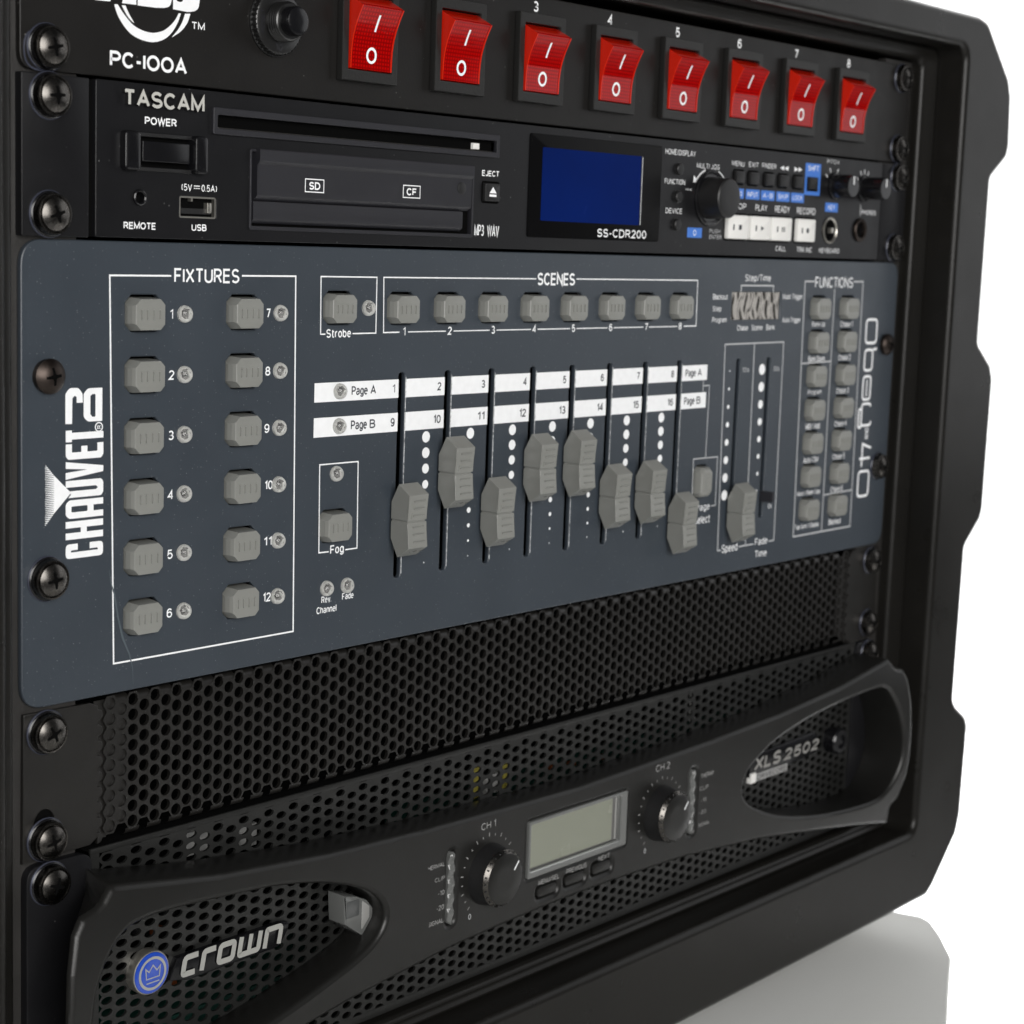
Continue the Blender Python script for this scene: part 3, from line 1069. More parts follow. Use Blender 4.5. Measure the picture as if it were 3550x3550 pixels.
for t_, x0, x1, a0, a1 in (("SD", 102.8, 110.7, 104.4, 109.2), ("CF", 146.6, 154.6, 148.2, 153.0)):
    L = MB()
    L.ribbon([(x0, 16.3), (x1, 16.3), (x1, 20.2), (x0, 20.2)], 0.32, yq, 'print', True)
    L.text(t_, a0, a1, 17.0, 19.4, yq, 'print', 0.025)
    put("card_mark", L, dr, (x0, 0, 16))


def key(name, x0, x1, z0, z1, yf, mname, parent, bev=0.4, r=0.6, yb=F):
    mb = MB()
    mb.prism(rrect(x0, x1, z0, z1, r, 3), yb + 0.3, yf, mname, bev)
    mb.ribbon(rrect(x0 - 0.35, x1 + 0.35, z0 - 0.35, z1 + 0.45, r, 3), 0.7, yb - 0.03, 'dark', True)
    return put(name, mb, parent, ((x0 + x1) / 2, yf, (z0 + z1) / 2))


ej = key("eject_button", 187.2, 195.0, 16.6, 22.7, -2.7, 'softblack', cd, 0.5)
L = MB()
L.quad([(189.3, 19.4), (193.0, 19.4), (191.15, 21.6)], -2.78, 'print')
L.rect(189.3, 193.0, 18.2, 19.0, -2.78, 'print')
put("eject_symbol", L, ej, (191, -2.7, 20))
mb = MB()
mb.prism(rrect(211.3, 290.3, 4.9, 41.3, 1.2, 4), F + 0.2, F - 0.35, 'frame', 0.2)
dp = put("display", mb, cd, (251, F, 23))
mb = MB()
mb.prism(rrect(218.3, 277.0, 10.9, 36.7, 0.4, 2), F - 0.3, F - 0.42, 'lcd')
put("screen", mb, dp, (247.6, F, 23.8))
mb = MB()
mb.rect(277.6, 278.0, 11.0, 36.4, F - 0.40, 'dimprint')
put("screen_edge", mb, dp, (277.8, F, 23.8))
for x, z in ((301.6, 33.2), (301.6, 22.6), (301.6, 11.9)):
    mb = MB()
    mb.lathe(x, z, [(2.7, F - 0.04), (2.7, F - 0.05), (2.3, F - 0.06), (2.2, F - 1.2), (1.9, F - 1.5), (0.8, F - 1.6)], 'softblack', 24)
    put("round_button", mb, cd, (x, F, z))
mb = MB()
mb.lathe(324.3, 23.0, [(11.2, F), (11.2, F - 0.6), (10.6, F - 0.9), (9.6, F - 0.5), (9.4, F - 0.2), (8.2, F - 0.2)], 'gloss', 44, False)
mb.lathe(324.3, 23.0, [(8.3, F), (8.2, F - 2), (7.8, F - 8.9), (7.3, F - 9.4), (6.3, F - 9.6), (2, F - 9.6)], 'softblack', 44)
put("jog_knob", mb, cd, (324.3, F, 23))
for x0, x1 in ((340.2, 346.6), (350.6, 357.1), (362.3, 368.9), (373.2, 379.9), (384.9, 391.6), (396.0, 402.6)):
    key("menu_button", x0, x1, 29.6, 34.5, -2.9, 'softblack', cd, 0.4)
for n_, (x0, x1) in enumerate(((335.6, 350.7), (352.3, 366.9), (368.1, 383.4), (388.1, 402.3))):
    b_ = key("transport_button", x0, x1, 7.2, 16.9, -3.4, 'white', cd, 0.8, 1.0)
    L = MB()
    xc, y_ = (x0 + x1) / 2, -3.46
    if n_ == 0:
        L.rect(xc - 0.2, xc + 1.8, 11.0, 13.0, y_, 'slateprint')
    elif n_ == 1:
        L.quad([(xc - 0.4, 11.0), (xc + 2.0, 12.0), (xc - 0.4, 13.0)], y_, 'slateprint')
    elif n_ == 2:
        L.rect(xc - 0.6, xc + 0.2, 11.0, 13.0, y_, 'slateprint')
        L.rect(xc + 0.9, xc + 1.7, 11.0, 13.0, y_, 'slateprint')
    else:
        L.disc(xc + 0.4, 12.0, 1.1, y_, 'slateprint')
    L.rect(xc - 4.4, xc - 3.4, 10.8, 13.1, y_, 'slateprint')
    put("symbol", L, b_, (xc, y_, 12))
for x, ln in ((418.6, 9.5), (443.2, 11.5)):
    mb = MB()
    mb.lathe(x, 31.8, [(5.9, F), (5.8, F - 1), (5.0, F - 1.4), (4.9, F - ln + 1), (4.5, F - ln), (1.5, F - ln - 0.1)], 'gloss', 32)
    mb.rect(x - 0.4, x + 0.4, 32.5, 36.0, F - ln - 0.15, 'print')
    put("pitch_knob" if x < 430 else "phones_knob", mb, cd, (x, F, 31.8))
mb = MB()
mb.lathe(416.5, 12.6, [(5.7, F), (5.7, F - 0.6), (5.2, F - 0.8), (4.7, F - 0.4), (4.6, 4)], 'steel', 32, False)
mb.disc(416.5, 12.6, 4.6, 2.5, 'softblack')
mb.box(417.8, 420.2, 2.4, F - 0.2, 11.4, 13.8, 'steel', 0.3)
for k in range(6):
    t = math.radians(60 * k + 30)
    mb.disc(416.5 + 2.6 * math.cos(t), 12.6 + 2.6 * math.sin(t), 0.5, 2.4, 'dark', 8)
put("keyboard_socket", mb, cd, (416.5, F, 12.6))
mb = MB()
mb.lathe(441.8, 13.5, [(5.2, F), (5.2, F - 0.9), (4.7, F - 1.3), (3.7, F - 1.1), (3.4, F - 0.4), (3.4, 5)], 'bronze', 32, False)
mb.disc(441.8, 13.5, 3.5, 5, 'dark')
put("headphone_socket", mb, cd, (441.8, F, 13.5))
for x in SX:
    screw(cd, x, 38.1, -1.0, 20 if x < 100 else 70)
    screw(cd, x, 6.35, -1.0, 5)

# ------------------------------------------------------------------ lighting controller
lc = thing("lighting_controller", "slate blue lighting controller panel with grey faders and push buttons in the middle", "lighting controller", (241.3, 0, -132))
FIX = [(42.5, -21.25 - 17.88 * r) for r in range(6)] + [(80.6, -21.2 - 17.88 * r) for r in range(6)]
SCN = [(150.0 + 22.74 * i, -20.3) for i in range(8)]
FUN = [(413.7, -21.4 - 14.83 * r) for r in range(7)] + [(438.2, -21.4 - 14.85 * r) for r in range(7)]
BTN = FIX + [(120.9, -20.0)] + SCN + [(120.7, -90.7)] + FUN
PAGE = (329.6, -91.6)
FAD = [(151.1 + 22.82 * i, z) for i, z in enumerate((-90.7, -76.2, -91.9, -77.7, -77.6, -91.9, -92.0, -106.4))]
FAD.append((353.2, -105.9))


def octo(cx, cz, hw, hh, c):
    return [(cx - hw + c, cz - hh), (cx + hw - c, cz - hh), (cx + hw, cz - hh + c), (cx + hw, cz + hh - c), (cx + hw - c, cz + hh), (cx - hw + c, cz + hh), (cx - hw, cz + hh - c), (cx - hw, cz - hh + c)]


HW, HH = 6.3, 4.85
holes = [octo(x, z + 0.25, HW + 0.35, HH + 0.5, 2.2) for x, z in BTN]
holes.append(octo(PAGE[0], PAGE[1] + 0.2, 5.1, 6.7, 2.0))
for x, z in FAD[:8]:
    holes.append(rrect(x - 1.5, x + 1.6, -111.2, -41.4, 1.45, 5))
holes.append(rrect(351.6, 354.4, -112, -41.8, 1.3, 5))
holes.append(rrect(374.6, 377.4, -110.8, -41.8, 1.3, 5))
holes.append(rrect(345.8, 382.6, -25.8, -14.3, 0.3, 2))
mb = MB()
mb.plate(rrect(0.3, 482.3, -132.2, -0.5, 7.5, 7), holes, 0, 2.0, 'slate', 0.45, res=2)
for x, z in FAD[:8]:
    mb.ribbon([(x + 1.92, -43.0), (x + 1.92, -110.0)], 0.32, -0.09, 'slotpale')  # pale speckled strip along the right edge of each fader slot
put("faceplate", mb, lc, (241.3, 0, -66))
mb = MB()
mb.box(14, 468, 80, 9, -130, -3, 'dark')
put("chassis", mb, lc, (241.3, 40, -66))
# white printing
L = MB()
yl = -0.06
W_ = 0.42
L.ribbon([(52.4, -10.15), (30.2, -10.2), (32.2, -123.2), (103.6, -123.3), (101.9, -9.85), (79.7, -9.9)], W_ + 0.1, yl, 'print')
L.text("FIXTURES", 53.5, 78.7, -12.2, -7.85, yl, 'print', 0.008)
for k, (x, z) in enumerate(FIX):
    n_ = str(k + 1)
    xa = 51.8 if k < 6 else 89.8
    wd = 2.1 if len(n_) == 1 else 3.3
    if n_ == "1":
        L.text(n_, xa + 0.3, xa + 1.4, z - 1.5, z + 1.35, yl, 'print', 0.01)
    else:
        L.text(n_, xa + (0.6 if len(n_) > 1 else 0), xa + (0.6 if len(n_) > 1 else 0) + wd - (0.3 if n_ == '7' else 0), z - 1.5, z + 1.35, yl, 'print', 0.01)
L.ribbon([(115.2, -28.1), (113.1, -28.1), (112.8, -9.85), (138.0, -9.9), (138.1, -28.1), (127.4, -28.1)], W_, yl, 'print')
L.text("Strobe", 115.6, 126.7, -29.3, -26.5, yl, 'print', 0.01)
L.ribbon([(219.4, -9.8), (141.2, -9.9), (141.7, -28.0), (149.3, -27.95)], W_, yl, 'print')
L.text("SCENES", 220.1, 241.8, -12.15, -7.6, yl, 'print', 0.015)
L.ribbon([(242.6, -9.7), (320.5, -9.7), (320.8, -27.9), (312.3, -27.9)], W_, yl, 'print')
for i in range(8):
    x = 151.5 + 22.62 * i
    if i == 0:
        L.text("1", x - 0.6, x + 0.6, -29.2, -26.4, yl, 'print', 0.012)
    else:
        L.text(str(i + 1), x - 1.0, x + 1.0, -29.2, -26.4, yl, 'print', 0.012)
    if i < 7:
        L.rect(x + 1.9, x + 20.7, -28.1, -27.75, yl, 'print')
xs = [110.9]
for x, z in FAD[:8]:
    xs += [x - 1.6, x + 1.7]
xs.append(330.3)
for zt, zb, sfx, n0 in ((-43.65, -49.85, "A", 1), (-54.85, -61.15, "B", 9)):
    for k in range(0, len(xs), 2):
        L.rect(xs[k], xs[k + 1], zb, zt, yl, 'print')
    L.text("Page", 127.5, 134.9, zb + 1.0, zt - 1.55, yl - 0.06, 'slateprint', 0.012)
    L.text(sfx, 136.2, 138.8, zb + 1.75, zt - 1.6, yl - 0.06, 'slateprint', 0.012)
    L.text("Page", 315.0, 322.2, zb + 1.0, zt - 1.55, yl - 0.06, 'slateprint', 0.012)
    L.text(sfx, 323.6, 326.4, zb + 1.75, zt - 1.6, yl - 0.06, 'slateprint', 0.012)
    for i in range(8):
        xr = 148.0 + 22.76 * i - (0.2 if n0 == 1 else 0)
        s_ = str(n0 + i)
        wd = 1.9 if len(s_) == 1 else 3.6
        if s_ == "1":
            wd = 1.2
        L.text(s_, xr - wd, xr, zb + 1.75, zt - 1.65, yl - 0.06, 'slateprint', 0.012)
DR = (1.95, 1.85, 1.7, 1.5, 1.25, 1.0, 0.75, 0.5, 0.25)
for i in range(7):
    xd = 163.7 + 22.72 * i
    for k, r in enumerate(DR):
        L.disc(xd + 0.08 * k, -63.8 - 5.45 * k, r, yl, 'print', 20)
L.ribbon([(118.7, -98.9), (114.3, -98.8), (113.9, -70.05), (131.3, -70.1), (131.7, -99.0), (126.3, -99.0)], W_, yl, 'print')
L.text("Fog", 119.4, 125.6, -100.5, -96.9, yl, 'print', 0.01)
L.text("Rev.", 115.9, 120.4, -115.7, -113.5, yl, 'print', 0.005)
L.text("Channel", 113.8, 122.8, -119.1, -116.8, yl, 'print', 0.005)
L.text("Fade", 125.3, 130.6, -115.7, -113.5, yl, 'print', 0.005)
L.ribbon([(332.2, -82.1), (332.4, -52.2), (327.8, -52.2)], 0.4, yl, 'dimprint')
L.ribbon([(327.9, -54.8), (327.9, -49.9)], 0.4, yl, 'dimprint')
L.ribbon([(325.6, -102.2), (324.0, -102.2), (323.6, -81.9), (340.9, -82.1), (341.0, -102.3), (337.8, -102.4)], 0.4, yl, 'dimprint')
L.text("Page", 327.0, 337.0, -104.4, -100.9, yl, 'print', 0)
L.text("Select", 326.4, 337.6, -109.2, -105.8, yl, 'print', 0)
L.text("Step/Time", 354.6, 374.0, -10.5, -7.0, yl, 'print', 0)
L.ribbon([(352.0, -14.2), (352.0, -11.6), (376.4, -11.6), (376.4, -14.2)], 0.55, yl, 'dimprint')
for t_, x0, x1, z0, z1 in [("Blackout", 331.8, 342.4, -17.4, -15.1), ("Step", 332.1, 338.1, -22.6, -20.0), ("Program", 332.0, 342.4, -27.2, -24.5), ("Music Trigger", 384.2, 400.0, -17.8, -15.0),
                           ("Auto Trigger", 384.8, 399.4, -27.7, -25.0), ("Chase", 350.5, 358.5, -30.2, -27.9), ("Scene", 361.3, 369.5, -30.2, -27.9), ("Bank", 372.5, 379.0, -30.2, -27.9)]:
    L.text(t_, x0, x1, z0, z1, yl, 'print', 0)
L.ribbon([(346.8, -121.8), (344.4, -121.9), (342.3, -35.7), (386.8, -35.5), (387.6, -121.7), (383.4, -121.7)], 0.5, yl, 'dimprint')
L.ribbon([(364.2, -36.0), (365.3, -121.7)], 0.5, yl, 'dimprint')
L.rect(360.2, 371.5, -122.0, -121.5, yl, 'dimprint')
L.text("Speed", 347.5, 359.2, -124.0, -119.8, yl, 'print', 0)
L.text("Fade", 372.7, 382.4, -122.6, -119.5, yl, 'print', 0)
L.text("Time", 373.2, 382.4, -128.0, -124.9, yl, 'print', 0)
for k in range(8):
    L.disc(346.7 + 0.09 * k, -46.8 - 7.42 * k, 0.35 + 0.26 * k, yl, 'print', 18)
    L.disc(371.0 + 0.11 * k, -46.8 - 7.42 * k, 2.35 - 0.26 * k, yl, 'print', 18)
L.text("10s", 356.0, 361.0, -47.6, -45.6, yl, 'dimprint', 0)
L.text("30s", 379.7, 384.5, -47.8, -45.8, yl, 'dimprint', 0)
L.text("0s", 381.5, 384.4, -107.2, -105.2, yl, 'print', 0)
L.ribbon([(409.2, -9.6), (401.3, -9.6), (403.4, -121.7), (452.2, -121.5), (450.6, -9.4), (442.3, -9.5)], 0.6, yl, 'dimprint')
L.ribbon([(426.3, -12.7), (427.1, -121.2)], 0.55, yl, 'dimprint')
L.ribbon([(402.5, -45.2), (426.3, -44.8)], 0.55, yl, 'dimprint')
L.ribbon([(427.4, -105.0), (451.7, -104.6)], 0.55, yl, 'dimprint')
L.text("FUNCTIONS", 409.7, 441.8, -12.3, -7.6, yl, 'print', 0.0)
fl = ["Bank Up", "Bank Down", "Program", "MIDI / Add", "Auto / Del", "Music / Bank Copy", "Tap Sync / Display"]
fr_ = ["Chase 1", "Chase 2", "Chase 3", "Chase 4", "Chase 5", "Chase 6", "Blackout"]
for k in range(7):
    zc = -28.3 - 14.93 * k
    wl = (10.8, 13.6, 11.2, 12.0, 12.4, 19.6, 20.0)[k]
    L.text(fl[k], 414.4 - wl / 2, 414.4 + wl / 2, zc - 1.4, zc + 1.2, yl, 'print', 0)
    L.text(fr_[k], 433.0, 443.6, zc - 1.4, zc + 1.2, yl, 'print', 0)
put("lettering", L, lc, (241.3, 0, -66))


# left-hand maker's mark, read upwards: tall condensed letters, ring, wedge
L = MB()
X0l, X1l = 15.2, 28.2           # cap top and baseline
ST = 2.0


def up(pts):                   # (u along the word, v from baseline 0..1) -> panel
    return [(X1l - v * (X1l - X0l), u) for u, v in pts]


def glyph(outline, holes=(), r=0.5):
    L.plate(rpoly(up(outline), r, 3), [rpoly(up(h), 0.35, 2) for h in holes], yl, 0.05, 'print')


tz = 2.1 / 13.0                # bar thickness in v
# C
u0, u1 = -90.4, -86.0 + 0.0
glyph([(u0, 0.0), (-86.2, 0.0), (-86.2, 0.36), (-88.0, 0.36), (-88.0, 0.15), (-88.6, 0.13), (-88.6, 0.87), (-88.0, 0.85), (-88.0, 0.68), (-86.2, 0.68), (-86.2, 1.0), (u0, 1.0)], (), [1.3, 1.3, 0, 0, .3, .3, .3, .3, 0, 0, 1.3, 1.3])
# H
glyph([(-84.9, 0), (-83.0, 0), (-83.0, 0.44), (-81.6, 0.44), (-81.6, 0), (-79.7, 0), (-79.7, 1), (-81.6, 1), (-81.6, 0.60), (-83.0, 0.60), (-83.0, 1), (-84.9, 1)], (), 0)
# A
glyph([(-78.9, 0), (-77.1, 0), (-77.1, 0.26), (-75.4, 0.26), (-75.4, 0), (-73.6, 0), (-73.6, 0.9), (-74.6, 1.0), (-77.9, 1.0), (-78.9, 0.9)], [[(-77.1, 0.42), (-75.4, 0.42), (-75.4, 0.85), (-77.1, 0.85)]], [0, 0, 0, 0, 0, 0, 1.2, 1.2, 1.2, 1.2])
# U
glyph([(-72.9, 0.05), (-71.9, 0), (-69.0, 0), (-68.0, 0.05), (-68.0, 1), (-69.9, 1), (-69.9, 0.2), (-70.4, 0.15), (-70.6, 0.15), (-71.0, 0.2), (-71.0, 0.93), (-72.0, 0.86), (-72.9, 0.93)], (), [1, 1, 1, 1, 0, 0, .3, .3, .3, .3, 0, 0, 0])
# V
glyph([(-66.0, 0), (-64.3, 0), (-62.6, 1), (-64.5, 1), (-65.15, 0.42), (-65.7, 1), (-67.6, 1)], (), 0)
# E
glyph([(-62.0, 0.06), (-61.0, 0), (-57.6, 0), (-57.6, 0.16), (-60.0, 0.16), (-60.0, 0.43), (-58.3, 0.43), (-58.3, 0.59), (-60.0, 0.59), (-60.0, 0.84), (-57.6, 0.84), (-57.6, 1), (-61.0, 1), (-62.0, 0.94)], (), [1, 1, 0, 0, .3, 0, 0, 0, 0, .3, 0, 0, 1, 1])
# T
glyph([(-56.3, 0), (-54.4, 0), (-54.4, 0.84), (-53.7, 0.84), (-53.7, 1), (-57.0, 1), (-57.0, 0.84), (-56.3, 0.84)], (), 0)
L.ribbon(ell(26.6, -53.2, 1.25, 1.25, 20), 0.36, yl, 'print', True)
L.text("R", 26.0, 27.3, -53.7, -52.7, yl, 'print', 0.01, 0, 1)
# last character: closed bowl beside a hooked bar
L.plate(rpoly([(27.75, -51.5), (27.75, -42.0), (22.8, -42.0), (21.3, -43.4), (21.3, -50.2), (22.8, -51.5)], [0, 0, 2, 1.5, 1.5, 2], 4), [rpoly([(25.4, -50.2), (25.4, -43.7), (24.3, -43.7), (23.6, -44.2), (23.6, -49.4), (24.3, -50.2)], 0.3, 2)], yl, 0.05, 'print')
L.plate(rpoly([(15.05, -51.8), (17.3, -51.9), (17.4, -44.6), (18.2, -43.9), (18.9, -44.3), (18.9, -46.0), (21.0, -46.0), (20.9, -43.4), (19.5, -41.8), (16.6, -41.7), (15.05, -43.2)], [0, 0, 1, .6, .5, 0, 0, 1.8, 1.6, 1.6, 1.8], 4), [], yl, 0.05, 'print')
# wedge that frays into lines at its left edge
L.quad([(17.0, -71.45), (11.2, -76.9), (11.2, -66.1)], yl, 'print')
for k in range(34):
    z = -79.9 + 0.52 * k
    e = 11.2 if -76.9 < z < -66.1 else 11.2 - (abs(z + 71.5) - 5.4) * 0.9
    t = 1 - abs(z + 71.5) / 9.2
    x0 = 8.1 + 0.25 * random.random()
    if e > x0 + 0.2 and t > 0:
        L.quad([(x0, z - 0.07), (e, z - 0.2), (e, z + 0.2), (x0, z + 0.07)], yl, 'print')
put("emblem", L, lc, (20, 0, -66))

# right-hand model mark, read downwards: thin rounded outlines
L = MB()
T = 1.15
L.ribbon(rrect(456.0, 465.6, -37.3, -26.6, 2.2, 4), T, yl, 'print', True)
L.ribbon(rrect(456.2, 463.2, -49.8, -40.4, 2.0, 4), T, yl, 'print', True)
L.ribbon([(463.2, -40.4), (466.6, -40.0)], T, yl - 0.02, 'print')
L.ribbon(rrect(456.2, 463.0, -63.2, -52.6, 2.0, 4), T, yl, 'print', True)
L.ribbon([(459.6, -54.2), (459.6, -61.8)], T * 0.8, yl, 'print')
L.ribbon(rpoly([(464.0, -65.2), (456.4, -65.2), (456.4, -75.2), (465.2, -75.2)], 1.6, 4), T, yl, 'print')
L.ribbon(rpoly([(456.4, -67.5), (453.9, -67.5), (453.9, -76.0), (456.4, -76.0)], 1.0, 3), T, yl - 0.02, 'print')
L.text("DMX", 460.6, 463.8, -81.9, -76.6, yl, 'print', 0, 0, -1)
L.ribbon([(467.0, -86.0), (459.2, -83.8), (459.2, -94.4)], T, yl, 'print')
L.ribbon([(456.8, -90.6), (466.4, -90.6)], T, yl - 0.02, 'print')
L.ribbon(rrect(457.0, 466.6, -108.2, -96.6, 2.2, 4), T, yl, 'print', True)
put("model_mark", L, lc, (461, 0, -66))
# scratch in the paint
L = MB()
sc = [(30.4, -95.0), (30.9, -98.6), (32.3, -102.4), (33.6, -109.4), (35.4, -116.0), (37.9, -121.2), (39.1, -125.5), (39.4, -130.4)]
wds = [0.06, 0.2, 0.28, 0.3, 0.38, 0.28, 0.14, 0.05]
vs = []
for (x, z), wd in zip(sc, wds):
    vs += [(x - wd, -0.13, z), (x + wd, -0.13, z)]
L.add(vs, [(2 * i, 2 * i + 1, 2 * i + 3, 2 * i + 2) for i in range(len(sc) - 1)], 'scratch')
put("scratch", L, lc, (35, 0, -112))


def push_button_mesh(hw=HW, hh=HH, c=2.1, tall=False):
    mb = MB()
    b0 = [(x, 4, z) for x, z in octo(0, 0, hw, hh, c)]
    b1 = [(x, -0.4, z) for x, z in octo(0, 0, hw - 0.1, hh - 0.1, c)]
    b2 = [(x, -2.0, z) for x, z in octo(0, 0, hw - 0.45, hh - 0.25, c)]
    if not tall:
        b3 = [(x, -3.25, z) for x, z in octo(0, 0, hw - 1.15, hh - 0.42, 1.55)]
    else:
        b3 = [(x, -3.1, z) for x, z in octo(0, 0, hw - 1.0, hh - 1.3, c - 0.3)]
    b25 = [tuple(b2[i][k] * 0.28 + b3[i][k] * 0.72 + (-0.16 if k == 1 else 0) for k in range(3)) for i in range(8)]
    b35 = [(x * 0.90, -3.34, z * 0.80) for x, y, z in b3]
    mb.loft([b0, b1, b2, b25, b3, b35], 'grey', False, True)
    if not tall:
        for x in (-3.4, -1.35, 0.95, 3.2):
            mb.loft([[(x - 0.3, -3.2, -1.5), (x + 0.3, -3.2, -1.5), (x + 0.3, -3.2, 1.5), (x - 0.3, -3.2, 1.5)], [(x - 0.12, -3.78, -1.35), (x + 0.12, -3.78, -1.35), (x + 0.12, -3.78, 1.35), (x - 0.12, -3.78, 1.35)]], 'grey', False, True)
    else:
        for z in (-2.4, -0.8, 0.8, 2.4):
            mb.box(-1.2, 1.2, -3.2, -3.5, z - 0.14, z + 0.14, 'grey')
    return mb.mesh("push_button", 11)


pbm = push_button_mesh()
first = None
for x, z in BTN:
    y = random.uniform(-0.25, 0.2)
    if first is None:
        first = put("push_button", pbm, lc, (x, y, z))
    else:
        copy_part(first, lc, (x, y, z))
put("page_button", push_button_mesh(4.75, 6.3, 1.8, True), lc, (PAGE[0], 0, PAGE[1]))


def lens_meshes(r=2.55):
    a_ = MB()
    prof = [(r + 0.12, 0.3), (r + 0.05, -0.2), (r, -0.5)] + [(r * math.cos(t), -0.5 - r * 0.86 * math.sin(t)) for t in [math.radians(d) for d in (8, 18, 30, 42, 54, 66, 77, 86)]]
    a_.lathe(0, 0, prof, 'led', 36)
    b_ = MB()
    b_.lathe(0, 0, [(r * 0.97, 0.2), (r * 0.93, -0.45), (r * 0.5, -0.35)], 'ledcup', 28)
    b_.lathe(0.2, 0.1, [(r * 0.5, -0.3), (r * 0.44, -0.9), (r * 0.15, -0.95)], 'ledcore', 7)
    b_.box(0.5, 1.0, 0.1, -1.35, -0.9, 0.9, 'ledcup', 0.1)
    b_.box(-0.9, -0.1, 0.1, -1.15, -0.2, 0.9, 'dark', 0.1)
    return a_.mesh("indicator_lamp"), b_.mesh("emitter")


LA, LB = lens_meshes()
LEDS = [(57.3 + 0.14 * r, -21.3 - 17.88 * r) for r in range(6)] + [(95.4 + 0.15 * r, -21.3 - 17.9 * r) for r in range(6)] + [(134.0, -19.9), (121.9, -46.6), (121.9, -57.9), (121.1, -73.4), (117.8, -110.9), (127.1, -111.0)]
first = None
for k, (x, z) in enumerate(LEDS):
    if first is None:
        first = put("indicator_lamp", LA, lc, (x, 0, z))
        put("emitter", LB, first, (x, 0, z))
    else:
        c = copy_part(first, lc, (x, 0, z))
        c.children[0].rotation_euler = (0, random.uniform(-0.6, 0.6), 0)


def fader_meshes():
    mb = MB()
    # side outline in (y, z): narrow foot, widest near the middle, sloping ends; two halves either side of the notch
    hw = 4.65
    for sg in (1, -1):
        P = [(-1.0, 0.33), (-1.0, 6.2), (-4.3, 12.45), (-9.6, 8.95), (-9.25, 6.0), (-8.95, 3.2), (-8.85, 0.33)]
        P = rpoly([(a_, sg * b_) for a_, b_ in P], [0, 0.2, 0.15, 0.1, 0, 0, 0.08], 2)
        ins = inset(P, 0.17)
        mb.loft([[(-hw, y, z) for y, z in ins], [(-hw + 0.17, y, z) for y, z in P], [(hw - 0.17, y, z) for y, z in P], [(hw, y, z) for y, z in ins]], 'grey', True, True)
    mb.box(-hw + 0.45, hw - 0.45, -1.2, -8.3, -0.4, 0.4, 'grey')
    # notch line on the left face, grip ribs on the front
    for z in (6.9, 4.4, 1.95, -1.95, -4.4, -6.9):
        yb = -8.78 - 0.095 * (abs(z) - 0.5)
        mb.loft([[(-2.2, yb + 0.2, z - 0.3), (3.2, yb + 0.2, z - 0.3), (3.2, yb + 0.2, z + 0.3), (-2.2, yb + 0.2, z + 0.3)], [(-2.1, yb - 0.42, z - 0.12), (3.1, yb - 0.42, z - 0.12), (3.1, yb - 0.42, z + 0.12), (-2.1, yb - 0.42, z + 0.12)]], 'grey', False, True)
    st = MB()
    st.box(-0.6, 0.6, 8, -1.2, -2.2, 2.2, 'softblack')
    return mb.mesh("fader_cap", 18), st.mesh("stem")


FC, FS = fader_meshes()
first = None
for x, z in FAD:
    if first is None:
        first = put("fader_cap", FC, lc, (x, 0, z))
        put("stem", FS, first, (x, 0, z))
    else:
        copy_part(first, lc, (x, 0, z))
mb = MB()
mb.box(374.9, 376.6, 8, -6.2, -103.4, -99.0, 'char', 0.3)
put("bare_stem", mb, lc, (376, 0, -101), "bare fader stem without its cap")
# digit window under crinkled clear film
mb = MB()
mb.rect(345.5, 383, -26, -14, 1.2, 'gloss')
dw = put("display", mb, lc, (364, 0, -20))
NX, NZ = 60, 22
vs, fs = [], []
for i in range(NX + 1):
    for j in range(NZ + 1):
        u, v = i / NX, j / NZ
        h = 0.34 * math.sin(u * 33 + 2.2 * math.sin(v * 3.1 + 5 * u)) + 0.16 * math.sin(u * 71 + 2 * v + 2 * math.sin(v * 5)) + 0.05 * math.sin(v * 19 - u * 27)
        vs.append((345.9 + 36.6 * u, 0.55 + h * 0.5, -25.7 + 11.3 * v))
for i in range(NX):
    for j in range(NZ):
        a_ = i * (NZ + 1) + j
        fs.append((a_, a_ + NZ + 1, a_ + NZ + 2, a_ + 1))
M['film'] = mat("crinkled_film", (0.46, 0.43, 0.39), 0.2, metal=0.95)
mb = MB()
mb.add(vs, fs, 'film')
put("crinkled_film", mb, dw, (364, 0, -20))
o = screw(lc, 8.75, -38.1, 0, 0, False, PANHEAD)
screw(lc, 8.75, -95.2, 0, 15)
screw(lc, 473.85, -38.1, 0, 30, False, PANHEAD)
screw(lc, 473.85, -95.0, 0, 50)

# ------------------------------------------------------------------ perforated sheets


